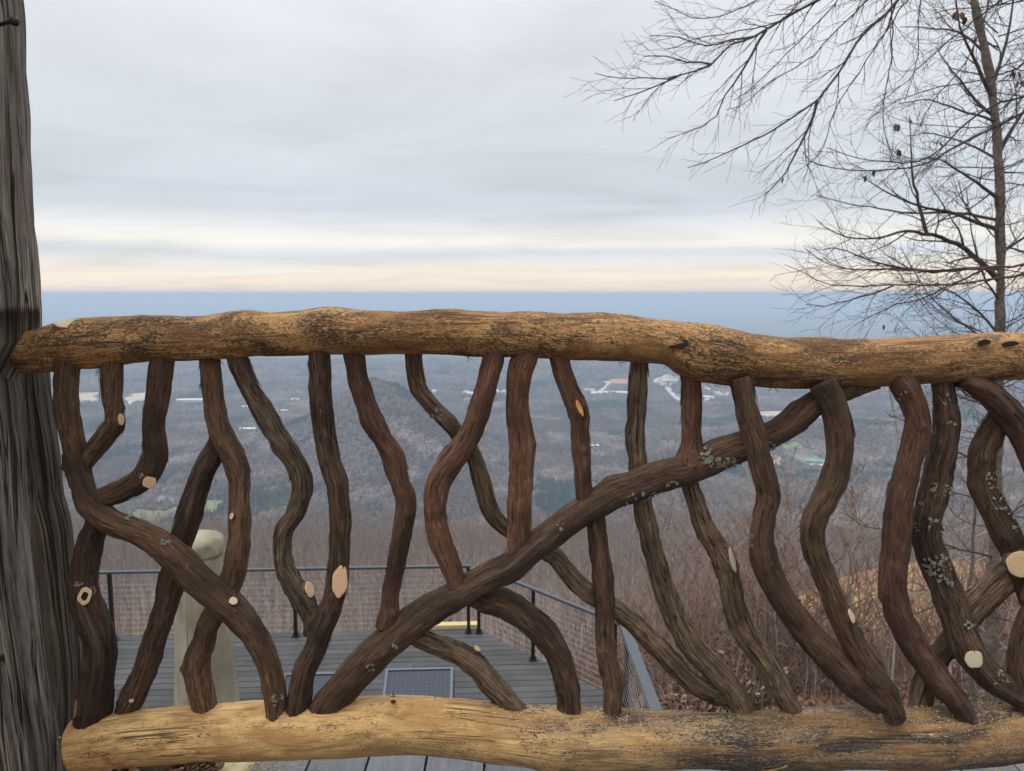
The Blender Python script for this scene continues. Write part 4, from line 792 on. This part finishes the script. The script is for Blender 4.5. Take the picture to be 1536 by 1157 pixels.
# ============================================================ bare trees
M_tb = simple('tree_bark', (.20, .175, .155), .95, .45, 14, bmp=.01); M_tw = simple('twig_bark', (.20, .175, .168), .95, .35, 9)
M_tw2 = simple('twig_bark_purple', (.235, .18, .165), .95, .35, 9); M_red = simple('twig_bark_reddish', (.20, .128, .10), .95, .35, 9); M_sap = simple('sapling_bark', (.27, .235, .21), .95, .3, 10)
M_dtb = simple('near_tree_bark', (.12, .105, .09), .95, .5, 26, bmp=.012); M_dtw = simple('near_twig_bark', (.062, .050, .045), .9, .35, 9)
def wander(p, d, length, n, wig, up, rng):
    P = [p.copy()]; q = p.copy(); d = d.normalized(); st = length / n
    for _ in range(n):
        d = (d + Vector((rng.gauss(0, wig), rng.gauss(0, wig), rng.gauss(0, wig) + up))).normalized(); q = q + d * st; P.append(q.copy())
    return P
def grow(mb, P, r0, r1, lvl, rng, sp, lenf, wig, up, ang=.75, k=3, minr=.0, start=.15):
    n = len(P); rad = [r0 + (r1 - r0) * (i / (n - 1)) ** .8 for i in range(n)]
    mb.tube(P, rad, k if lvl > 0 else 3)
    if lvl <= 0: return
    cum = [0.]
    for i in range(1, n): cum.append(cum[-1] + (P[i] - P[i - 1]).length)
    T = cum[-1]; s = T * start + rng.random() * sp; side = rng.random() * 6.28
    while s < T * .98:
        i = max(1, min(n - 1, next((j for j in range(n) if cum[j] >= s), n - 1))); u = (s - cum[i - 1]) / max(1e-6, cum[i] - cum[i - 1]); p = P[i - 1].lerp(P[i], u); t = (P[i] - P[i - 1]).normalized()
        side += 2.4 + rng.uniform(-.5, .5); o1 = t.orthogonal().normalized(); o2 = t.cross(o1); dr = o1 * math.cos(side) + o2 * math.sin(side)
        a = ang * rng.uniform(.7, 1.25); d = t * math.cos(a) + dr * math.sin(a); L_ = lenf(T, s, lvl) * rng.uniform(.55, 1.25); rr_ = max(minr, (r0 + (r1 - r0) * s / T) * .55)
        grow(mb, wander(p, d, L_, 5 if lvl > 1 else 4, wig, up, rng), rr_, max(minr * .7, rr_ * .3), lvl - 1, rng, sp * .6 if lvl > 1 else sp, lenf, wig, up, ang, 3, minr, .12)
        s += sp * rng.uniform(.6, 1.4)
def make_tree(seed, h, r, lean, nb, crown0, bl, minr, mats, lvl=2):
    rng = random.Random(seed); tm, cm = MB(), MB(); P = [Vector((0, 0, -1.2))] + [Vector((lean * h * (i / 9) ** 1.5 + rng.gauss(0, .015 * h * .4), rng.gauss(0, .012 * h * .4), h * i / 9)) for i in range(10)]
    tm.tube(P, [r * 1.25] + [r * (1 - .9 * i / 9) for i in range(10)], 6)
    for b in range(nb):
        u = crown0 + (1 - crown0) * (b + rng.random()) / nb; zi = u * 9; i = min(8, int(zi)); p = P[i + 1].lerp(P[min(i + 2, 10)], zi - i) if i + 2 <= 10 else P[-1]; an = b * 2.4 + rng.uniform(-.4, .4); el = rng.uniform(.5, 1.1); d = Vector((math.cos(an) * math.cos(el), math.sin(an) * math.cos(el), math.sin(el)))
        L_ = bl * h * (1 - .55 * (u - crown0) / (1 - crown0)) * rng.uniform(.7, 1.2); rb = r * (1 - .85 * u) * .5 + minr
        grow(cm, wander(p, d, L_, 6, .10, .06, rng), rb, minr, lvl, rng, L_ / 4.5, lambda T, s, lv: T * .45 * (1 - .5 * s / T), .13, .05, .7, 3, minr, .2)
    return tm.mesh('trunk'), cm.mesh('crown')
VAR = []
for k, (h, r, nb, c0, bl, mats) in enumerate([(11, .085, 15, .3, .26, (M_tb, M_tw)), (9, .06, 14, .25, .24, (M_tb, M_tw2)), (13, .11, 16, .38, .28, (M_sap, M_tw)), (7, .04, 14, .2, .24, (M_sap, M_red)), (10, .07, 14, .35, .22, (M_tb, M_tw2)), (5, .026, 14, .12, .28, (M_sap, M_red))]):
    tme, cme = make_tree(50 + k, h, r, rnd.uniform(-.06, .06), nb, c0, bl, .0095, mats); tme.materials.append(mats[0]); cme.materials.append(mats[1]); VAR.append((tme, cme))
KIND = ['wide-crowned', 'slender purplish', 'stout pale', 'thin pale', 'narrow', 'shrubby']
SRC = {}
def shoulder(x, y): return 14 < y < 72 and .38 < x / y < .60
ZONES = [(170, 'beside the grey post'), (280, 'behind the leftmost post of the deck railing'), (360, 'behind the covered heater'), (480, 'just right of the covered heater'), (620, 'behind the oval-cut branch'), (760, 'behind the corner of the lower deck'), (930, 'above the angled deck railing'),
         (1080, 'right of the slim branch with a side knot'), (1240, 'behind the right-leaning ridged branches'), (1420, 'by the orange grassy shoulder'), (1700, 'behind the lichen-spotted branch')]
spots = []
tries = 0
while len(spots) < 300 and tries < 40000:
    tries += 1; y = 12.8 + 62 * rnd.random() ** 1.25; x = rnd.uniform(-.70, .72) * y
    if y < 15 and -9.8 < x < 1.8: continue
    if shoulder(x, y) and rnd.random() < .93: continue
    if any((x - a) ** 2 + (y - b) ** 2 < .8 for a, b, _, _ in spots): continue
    if x / y > .22 and y < 19 and rnd.random() < .72: continue
    kd = rnd.choice((1, 3, 5, 5, 3, 4, 0) if y < 28 else (0, 1, 2, 3, 4, 4, 1)); spots.append((x, y, kd, rnd.uniform(.6, 1.0) * (.78 if y < 30 else 1)))
for i, (x, y, kd, s) in enumerate(spots):
    z = H(x, y); top = z + [11, 9, 13, 7, 10, 5][kd] * s
    lim = CAM.z - y * ((.262 if x / y < .25 else .20) + .05 * noise.noise(Vector((x / y * 9, y * .1, 3))) - .03 * rnd.random() ** 2)       # keep the crown line where the photo has it
    if top > lim: s *= max(.3, (lim - z) / (top - z)) * rnd.uniform(.8, 1.12)
    e = empty('bare_tree', (x, y, z), rnd.uniform(0, 6.28)); e.scale = (s, s, s)
    px_ = 768 + x / y * FPX * .93; zone = next((z_ for lim_, z_ in ZONES if px_ < lim_), ZONES[-1][1]); row = 'near' if y < 22 else ('mid-distance' if y < 40 else 'distant')
    tag(e, f'{row} {KIND[kd]} bare tree {zone}', 'tree', f'{row} {KIND[kd]} bare trees {zone}')
    a = link('trunk', VAR[kd][0], e); b = link('crown', VAR[kd][1], e); SRC.setdefault(kd, (a, b))
def tree_src(kd):
    def f(g):
        j = g.nodes.new('GeometryNodeJoinGeometry')
        for o in SRC[kd]:
            oi = g.nodes.new('GeometryNodeObjectInfo'); oi.inputs[0].default_value = o; oi.transform_space = 'ORIGINAL'; g.links.new(oi.outputs['Geometry'], j.inputs[0])
        return j.outputs[0]
    return f
pts = []; y = 30.
for _ in range(9500):
    y = 34 + 430 * rnd.random() ** .62; x = rnd.uniform(-.72, .74) * y
    if shoulder(x, y) and rnd.random() < .93: continue
    if y < 75 and rnd.random() > (y - 30) / 45: continue
    pts.append((x, y, H(x, y), rnd.uniform(0, 6.28), rnd.uniform(.7, 1.15), rnd.choice((0, 1, 2, 4, 4))))
pts = [(a, b, c, d, (e if b > 110 else e * max(.4, min(1.15, (CAM.z - b * ((.262 if a / b < .25 else .2) + .05 * noise.noise(Vector((a / b * 12, b * .05, 3)))) - c) / 11)) * rnd.uniform(.75, 1.15)), f) for a, b, c, d, e, f in pts]
o = gn_scatter('slope_woods', pts, [tree_src(k) for k in range(5)], None, 'thick grey-purple bare winter woods on the slope below the lower deck', 'woods')
# ============================================================ the big bare trees at the right
def lenA(T, s, lv): return T * .34 * (1 - .55 * s / T) + .05
def limb(mb, pix, r0, r1, rng, lvl=2, sp=.11, wig=.16, up=0.0, lf=None, dY=0.0, minr=.0014, k=5):
    P = []
    for i, q in enumerate(pix):
        Y = q[2] if len(q) > 2 else 9.0; P.append(at(q[0], q[1], Y + dY))
    Q = catmull([[p.x, p.y, p.z] for p in P], .10); Q = [Vector(q) + Vector([rng.gauss(0, .006)] * 3) for q in Q]
    grow(mb, Q, r0, r1, lvl, rng, sp, lf or (lambda T, s, lv: (.42 if lv == lvl else .20)), wig, up, .8, k, minr, .10)
rng = random.Random(21); YT = 9.0
tr = empty('bare_tree', (at(1486, 1050, YT).x, YT, H(at(1486, 1050, YT).x, YT))); tag(tr, 'tall bare tree whose dark trunk rises behind the top log at the right edge', 'tree'); mi = Matrix.Translation(-Vector(tr.location))
tp = [(1448, -160, 6), (1450, -60, 7), (1460, 0, 8.5), (1474, 60, 9), (1484, 110, 10), (1492, 170, 10.5), (1497, 230, 11), (1500, 285, 12.5), (1500, 330, 11), (1501, 400, 10.5), (1500, 480, 11), (1499, 560, 11.5), (1497, 650, 12), (1494, 750, 12.5), (1491, 850, 13), (1488, 950, 13.5), (1486, 1050, 14.5), (1484, 1150, 15), (1484, 1260, 16)]
P = [PX(x, y, YT, h * .60) for x, y, h in tp]
o, _, _ = log_mesh(P, .05, 18, 91, (.006, 60, .1), (.02, 6), M_dtb, tr, 'trunk'); o.matrix_parent_inverse = mi
mb = MB()
LB = [([(1498, 346), (1442, 324), (1390, 311), (1345, 296), (1312, 277), (1290, 262)], .030, .35), ([(1499, 420), (1450, 374), (1425, 362), (1398, 352), (1360, 346), (1303, 359), (1255, 350), (1225, 330)], .040, -.3), ([(1390, 350), (1383, 325), (1377, 302), (1369, 262), (1366, 220), (1364, 173)], .024, .0),
      ([(1499, 300), (1475, 280), (1442, 259), (1410, 240), (1380, 236)], .026, -.5), ([(1498, 402), (1450, 404), (1400, 407), (1350, 402), (1300, 405), (1262, 402), (1234, 386)], .026, .2), ([(1499, 330), (1470, 325), (1420, 318), (1370, 320), (1320, 313), (1270, 305), (1225, 292)], .020, .5),
      ([(1492, 175), (1462, 150), (1440, 120), (1420, 95), (1405, 70)], .024, .3), ([(1490, 150), (1462, 90), (1440, 40), (1432, -20)], .03, -.3), ([(1497, 230), (1520, 190), (1545, 150), (1570, 90)], .03, .2), ([(1499, 380), (1530, 360), (1570, 330)], .025, 0),
      ([(1498, 500), (1470, 470), (1430, 440), (1390, 425), (1340, 420)], .018, .4), ([(1500, 450), (1480, 420), (1465, 380), (1455, 330), (1450, 280)], .016, -.4), ([(1499, 520), (1450, 490), (1400, 450), (1370, 405), (1350, 370)], .014, .6), ([(1488, 130), (1510, 60), (1520, 0), (1530, -60)], .025, .4),
      ([(1497, 240), (1450, 215), (1400, 200), (1360, 205)], .018, .7), ([(1494, 180), (1440, 165), (1395, 150), (1350, 155)], .018, -.6), ([(1478, 80), (1440, 48), (1400, 42), (1350, 40)], .018, .3),
      ([(1497, 620), (1450, 590), (1410, 560), (1385, 530)], .016, -.5), ([(1496, 700), (1440, 680), (1380, 640), (1330, 620)], .018, -.3), ([(1492, 836), (1450, 826), (1400, 812), (1350, 800), (1300, 790), (1262, 768)], .017, -.6), ([(1495, 760), (1440, 740), (1400, 735), (1360, 700)], .013, .3), ([(1490, 900), (1440, 892), (1390, 886), (1340, 884)], .012, -.5), ([(1489, 925), (1530, 935), (1580, 945)], .014, 0), ([(1497, 660), (1530, 620), (1570, 590)], .018, 0), ([(1492, 870), (1420, 900), (1340, 935), (1300, 950)], .010, -.7), ([(1494, 790), (1530, 760), (1575, 740)], .014, -.4)]
for pix, r0, dy in LB:
    n = len(pix); q = [(x, y, YT + dy * i / (n - 1)) for i, (x, y) in enumerate(pix)]; limb(mb, q, r0, .004, rng, 3, .19, .15, .02, minr=.0014, lf=lambda T, s, lv: (.55 if lv == 3 else (.26 if lv == 2 else .13)))
for k in range(64):
    y = rng.uniform(-120, 620) if k < 48 else rng.uniform(500, 900); p = at(1497, y, YT); sg = -1 if rng.random() < .6 else 1; d = Vector((sg * rng.uniform(.4, 1), rng.uniform(-.8, .8), rng.uniform(-.1, .5)))
    grow(mb, wander(p, d, rng.uniform(.6, 1.7), 12, .09, .03, rng), .009, .0022, 2, rng, .12, lambda T, s, lv: .42 if lv == 2 else .2, .17, .02, .8, 4, .002, .12)
o = mb.build('crown', M_dtw, tr); o.matrix_parent_inverse = mi
# overhanging limbs of a tree standing out of frame to the right
YO = 5.2
e2 = empty('overhanging_tree', (5.2, YO, H(5.2, YO))); tag(e2, 'bare tree beyond the right edge whose long twiggy limbs hang in from the top right', 'tree'); mi = Matrix.Translation(-Vector(e2.location))
P = [[5.25, YO, H(5.2, YO) - .8, .17], [5.2, YO, -2, .15], [5.1, YO, 1, .13], [4.95, YO, 3, .11], [4.8, YO, 4.6, .09], [4.7, YO, 6.2, .05]]
o, _, _ = log_mesh(P, .08, 18, 93, (.006, 60, .1), (.02, 6), M_dtb, e2, 'trunk'); o.matrix_parent_inverse = mi
mb = MB(); S1, S2, S3 = Vector((4.9, YO, 3.4)), Vector((5.05, YO, 1.9)), Vector((5.1, YO, 1.2))
OV = [(S1, [(1420, -150), (1330, -60), (1226, 0), (1156, 39), (1130, 56), (1096, 67), (1066, 95), (1022, 112), (979, 117), (930, 116), (893, 110)], .026, .0), (S1, [(1450, -130), (1390, -55), (1347, 0), (1312, 35), (1282, 65), (1260, 108), (1226, 149), (1200, 168), (1161, 194), (1109, 220), (1060, 243), (1031, 251)], .026, -.3),
      (None, [(1226, 149), (1221, 173), (1210, 198), (1200, 216), (1188, 240), (1178, 259), (1160, 280), (1146, 294)], .009, -.3), (S1, [(1400, -120), (1350, -50), (1338, 0), (1339, 45), (1338, 86), (1330, 125), (1325, 164), (1329, 203), (1340, 240)], .014, .3), (None, [(1150, 43), (1139, 60), (1125, 85), (1113, 104), (1100, 125), (1087, 143), (1074, 173), (1050, 190), (1023, 201)], .009, .0),
      (S1, [(1330, -90), (1240, -40), (1170, -12), (1120, 8), (1080, 22), (1040, 28), (1010, 12), (982, 2)], .016, .4), (S1, [(1410, -90), (1390, -30), (1378, 20), (1378, 65), (1372, 100), (1358, 150)], .012, .5), (None, [(1130, 56), (1095, 60), (1060, 68), (1020, 56), (975, 54)], .007, .1), (None, [(1066, 95), (1030, 92), (1000, 82), (966, 84)], .006, .0), (None, [(1022, 112), (990, 128), (960, 138), (920, 152)], .006, .0),
      (S2, [(1600, 110), (1536, 143), (1485, 160), (1440, 195), (1399, 233), (1355, 244), (1310, 240), (1269, 233), (1239, 222)], .017, -.3), (S2, [(1610, 135), (1536, 170), (1480, 196), (1442, 216), (1386, 246), (1340, 254), (1295, 255), (1250, 252), (1217, 240), (1204, 228)], .017, .0), (S1, [(1600, -40), (1536, 0), (1470, 10), (1430, 12), (1400, 20)], .014, -.4),
      (S3, [(1640, 380), (1580, 390), (1536, 396), (1480, 402), (1440, 405), (1380, 406), (1310, 404), (1262, 403), (1230, 390), (1207, 373)], .016, -.2), (S3, [(1640, 400), (1580, 408), (1536, 412), (1480, 420), (1420, 427), (1340, 428), (1247, 427), (1210, 412), (1178, 397)], .015, .2), (None, [(1340, 428), (1310, 440), (1270, 452), (1240, 458), (1208, 457)], .006, .2), (None, [(1480, 402), (1430, 425), (1380, 448), (1330, 463), (1280, 488)], .007, -.2), (None, [(1380, 406), (1330, 398), (1290, 385), (1250, 370), (1236, 374)], .007, -.2),
      (S1, [(1560, -60), (1500, 0), (1450, 40), (1400, 80), (1350, 130), (1310, 160)], .013, .6), (S1, [(1530, -60), (1480, 20), (1450, 90), (1400, 150), (1380, 190)], .012, -.5), (S2, [(1600, 60), (1530, 100), (1470, 120), (1410, 130), (1350, 150), (1300, 180)], .013, .7), (S1, [(1380, -100), (1290, -40), (1240, 20), (1180, 80), (1130, 130), (1100, 150)], .012, .6), (S2, [(1600, 200), (1536, 240), (1480, 260), (1430, 300), (1400, 330)], .012, .4),
      (S1, [(1420, -120), (1300, -70), (1220, -20), (1170, 30), (1110, 45), (1040, 60), (1000, 75)], .012, -.6), (S1, [(1440, -120), (1340, -40), (1270, 30), (1210, 90), (1160, 120), (1110, 160), (1090, 165)], .013, .2), (S1, [(1440, -80), (1360, 0), (1300, 90), (1255, 160), (1235, 220), (1210, 250)], .010, -.1)]
for s_, pix, r0, dy in OV:
    q = [(x, y, YO + dy) for x, y in pix]
    P = [at(x, y, YO + dy) for x, y in pix]; P = ([s_] if s_ else []) + P
    Q = [Vector(v) + Vector((rng.gauss(0, .004), rng.gauss(0, .004), rng.gauss(0, .004))) for v in catmull([[p.x, p.y, p.z] for p in P], .07)]
    grow(mb, Q, r0 * 1.2, .0024, 2, rng, .082, lambda T, s, lv: (.38 * (1 - .7 * s / T) + .06 if lv == 2 else .17), .11, -.016, .55, 5, .0014, .25 if s_ else .05)
o = mb.build('limbs', M_dtw, e2); o.matrix_parent_inverse = mi
# last curled brown leaves on the twigs
M_leaf, t_, b_ = newmat('dead_leaf'); tn = attr(t_, 'tint').outputs['Fac']; t_.links.new(rr(t_, tn, (0, (.045, .024, .016)), (.4, (.11, .058, .035)), (.75, (.18, .10, .06)), (1, (.27, .17, .11))), b_.inputs['Base Color']); b_.inputs['Roughness'].default_value = .8
def leaf(mb, p, s, rng, droop=False):
    d = Vector((rng.uniform(-1, 1), rng.uniform(-1, 1), rng.uniform(-.5, .5))).normalized() if not droop else Vector((rng.uniform(-.4, .4), rng.uniform(-.4, .4), -1)).normalized()
    n = d.orthogonal().normalized(); n = (Matrix.Rotation(rng.uniform(0, 6.28), 3, d) @ n); q = d.cross(n); c = rng.uniform(.2, .7)
    vs = [p, p + d * s * .35 + q * s * .28 + n * s * c * .3, p + d * s * .35 + n * 0, p + d * s * .35 - q * s * .28 + n * s * c * .3, p + d * s * .75 + q * s * .22 + n * s * c * .4, p + d * s * .72 + n * s * .1, p + d * s * .75 - q * s * .22 + n * s * c * .4, p + d * s + n * s * .25]
    mb.add(vs, [(0, 2, 1), (0, 3, 2), (1, 2, 5, 4), (2, 3, 6, 5), (4, 5, 7), (5, 6, 7)], 0, None, rng.random())
for (x, y, Y, m) in [(1297, 268, YO, 1), (1308, 258, YO, 1), (1350, 228, YO, 1), (1405, 215, YO, 2), (1438, 22, YO, 4), (1446, 30, YO, 3), (1524, 112, YO - .3, 4), (1530, 125, YO - .3, 4), (1348, 190, YO, 2), (1178, 270, YO, 1), (1366, 182, YO, 1), (1328, 491, YO, 1)]:
    mb = MB()
    for _ in range(m): leaf(mb, at(x + rng.uniform(-4, 4), y - 5, Y), rng.uniform(.035, .06), rng, True)
    o = mb.build('dead_leaves', M_leaf, e2, True); o.matrix_parent_inverse = mi
# ---- saplings close behind the right half of the railing
SAP = [(1342, 1045, 11, 560, .022), (1200, 1030, 15, 700, .016), (1428, 1050, 10.5, 640, .024), (1462, 1060, 9.6, 700, .045), (1250, 1050, 13, 720, .016), (1130, 1040, 14, 730, .018), (1065, 1045, 15.5, 760, .02), (1166, 1055, 12.5, 690, .018), (1385, 1045, 12, 620, .016), (1300, 1010, 14, 740, .014), (1520, 1050, 10.5, 560, .02), (1030, 1030, 17, 780, .018), (1100, 1000, 18, 770, .016), (960, 930, 18, 790, .018), (1010, 980, 19, 775, .016)]
SL = ['nearest grey sapling behind the wavy pale-streaked branch', 'thin sapling in the gap right of the narrow pale cut', 'straight sapling between the two rightmost wavy branches', 'dark trunk just left of the tall tree, behind the round cut', 'thin sapling left of the sawdust heap on the bottom log', 'sapling behind the two right-leaning ridged branches', 'sapling rising out of the leafy brown bushes beyond the railing cap', 'upright sapling behind the smooth curved branch', 'thin stem in front of the orange grassy shoulder', 'faint stem left of the orange grassy shoulder', 'sapling at the far right edge behind the arched branch', 'sapling behind the ridged branch that sweeps right', 'fine sapling behind the short upright branch', 'sapling just right of the slim branch with a side knot', 'sapling above the brown bushes, right of the side knot']
for (px, py, Y, ytop, r), lb in zip(SAP, SL):
    b_ = at(px, py, Y); z0 = H(b_.x, Y); T = at(px + rng.uniform(-12, 12), ytop, Y); e = empty('sapling', (b_.x, Y, z0)); tag(e, lb, 'sapling'); m1 = Matrix.Translation(-Vector(e.location)); n = 12
    P = [Vector((b_.x, Y, z0 - .3)).lerp(T, i / n) + Vector((rng.gauss(0, .03), rng.gauss(0, .03), 0)) for i in range(n + 1)]
    mb = MB(); mb.tube(P, [r * (1 - .75 * i / n) for i in range(n + 1)], 7); mb.build('trunk', M_sap if r < .04 else M_dtb, e).matrix_parent_inverse = m1
    mb = MB()
    for k in range(11):
        i = rng.randint(3, n - 1); an = rng.uniform(0, 6.28); d = Vector((math.cos(an), math.sin(an) * .7, rng.uniform(.2, .8))); grow(mb, wander(P[i], d, rng.uniform(.6, 1.5), 7, .10, .03, rng), r * .35, .003, 2, rng, .2, lambda T, s, lv: .4 if lv == 2 else .2, .13, .03, .7, 3, .0022, .15)
    mb.build('crown', M_sap, e).matrix_parent_inverse = m1
bp = []
for _ in range(1500):
    y = 12.3 + 26 * rng.random() ** 1.2; x = y * rng.uniform(.06, .72)
    if x < 2.2 and y < 12.6: continue
    bp.append((x, y, H(x, y) - .1, rng.uniform(0, 6.28), rng.uniform(.28, .62) * (.6 if shoulder(x, y) else 1), rng.choice((0, 0, 1))))
gn_scatter('slope_brush', bp, [tree_src(5), tree_src(3)], None, 'tangle of thin reddish-brown brush on the slope right of the lower deck', 'brush')
# ---- bushes holding dead leaves, right of the lower deck
BU = []
for k in range(52):
    Y = rng.uniform(10, 17) if k < 34 else rng.uniform(12, 24); px = rng.uniform(870, 1120) if k < 34 else rng.uniform(1100, 1560)
    if k < 5: px = (900, 960, 1000, 1040, 850)[k]; Y = (12, 11, 9.8, 12.5, 12.2)[k]
    p = at(px, 980, Y)
    if p.x < xr_at((p - A0).dot(uy)) + A0.x + .5 and Y < A0.y + .5: continue
    z0 = H(p.x, Y); hgt = rng.uniform(1.2, 2.4); e = empty('brown_leaf_bush', (p.x, Y, z0)); BU.append(e)
    zb = next((z_ for lim_, z_ in ZONES if px < lim_), ZONES[-1][1]); db = 'near' if Y < 12.5 else ('middle-distance' if Y < 15.5 else 'far'); hb_ = 'tall' if hgt > 1.8 else 'low'
    tag(e, f'{hb_} {db} bush of dry brown leaves {zb}', 'bush', f'{hb_} {db} brown bushes {zb}')
    sm, lm = MB(), MB()
    for j in range(9):
        an = rng.uniform(0, 6.28); W = wander(Vector((0, 0, -.1)), Vector((math.cos(an) * .5, math.sin(an) * .5, 1)), hgt * rng.uniform(.6, 1.1), 7, .14, 0, rng); sm.tube(W, [.012 * (1 - i / 8) + .002 for i in range(8)], 4)
        for _ in range(7):
            i = rng.randint(2, 6); V2 = wander(W[i], Vector((rng.uniform(-1, 1), rng.uniform(-1, 1), rng.uniform(-.1, .7))), rng.uniform(.2, .5), 4, .15, 0, rng); sm.tube(V2, [.004, .003, .0025, .002, .0015], 3)
            for q in V2[1:]:
                for _2 in range(2 if px < 1120 else 1):
                    if rng.random() < .7: leaf(lm, q + Vector((rng.gauss(0, .02), rng.gauss(0, .02), rng.gauss(0, .02))), rng.uniform(.06, .11), rng)
    sm.build('stems', M_sap, e); lm.build('foliage', M_leaf, e)
# ---- fallen leaves on the ground
mb = MB()
for _ in range(26000):
    y = 7 + 30 * rng.random() ** 1.3; x = rng.uniform(.02, .75) * y if rng.random() < .85 else rng.uniform(-.7, .1) * y
    if y < 11.5 and x < 1.9: continue
    p = Vector((x, y, H(x, y) + rng.uniform(.01, .08))); s = rng.uniform(.06, .12) * (1 + y * .012); d = Vector((rng.uniform(-1, 1), rng.uniform(-1, 1), rng.uniform(-.3, .5))).normalized(); n = d.orthogonal().normalized()
    mb.add([p - d * s * .5, p + n * s * .3 + Vector((0, 0, .02)), p + d * s * .5, p - n * s * .3 + Vector((0, 0, .02))], [(0, 1, 2), (0, 2, 3)], 0, None, rng.random())
o = mb.build('fallen_leaves', M_leaf, None, False); tag(o, 'dry brown leaves littering the slope below the railing', 'leaves', kind='stuff')
mb = MB()
for _ in range(1500):
    p = atz(rng.uniform(90, 330), rng.uniform(1118, 1180), .0); p.z = rng.uniform(-.02, .012)
    leaf(mb, p, rng.uniform(.012, .035), rng)
o = mb.build('leaf_litter', M_leaf, None, False); tag(o, 'shredded brown leaves lying beside the prop log under the railing', 'leaves', kind='stuff')
for k, (px, s, lb) in enumerate([(240, .05, 'small grey stone in the leaf litter left of the prop log'), (352, .055, 'pale yellowish stone between the prop log and the deck boards')]):
    p = atz(px, 1160, -.02); mb = MB(); bm = __import__('bmesh').new(); __import__('bmesh').ops.create_icosphere(bm, subdivisions=3, radius=s)
    for v in bm.verts: v.co *= 1 + .3 * noise.noise(v.co * 14 + Vector((k * 5, 0, 0))); v.co.z *= .5
    me = bpy.data.meshes.new('stone'); bm.to_mesh(me); bm.free(); o = link('stone', me, None, [simple('stone_%s' % 'grey' if k == 0 else 'stone_pale', (.24, .25, .26) if k == 0 else (.5, .42, .25), .9, .3, 40, bmp=.004)]); o.location = p; tag(o, lb, 'stone')
# ============================================================ haze
mb = MB(); mb.box((0, 0, (-520 + 26) / 2), (92000, 92000, 546)); hm = bpy.data.materials.new('haze'); hm.use_nodes = True; ht = hm.node_tree; ht.nodes.clear()
pv = ht.nodes.new('ShaderNodeVolumePrincipled'); pv.inputs['Color'].default_value = (.49, .61, .75, 1); pv.inputs['Density'].default_value = 1.6e-4; pv.inputs['Anisotropy'].default_value = 0
ho = ht.nodes.new('ShaderNodeOutputMaterial'); ht.links.new(pv.outputs[0], ho.inputs['Volume']); o = mb.build('haze', hm, None, False); tag(o, kind='stuff'); o['label'] = 'pale blue haze filling the valley air'; o['category'] = 'haze'; o.display_type = 'BOUNDS'
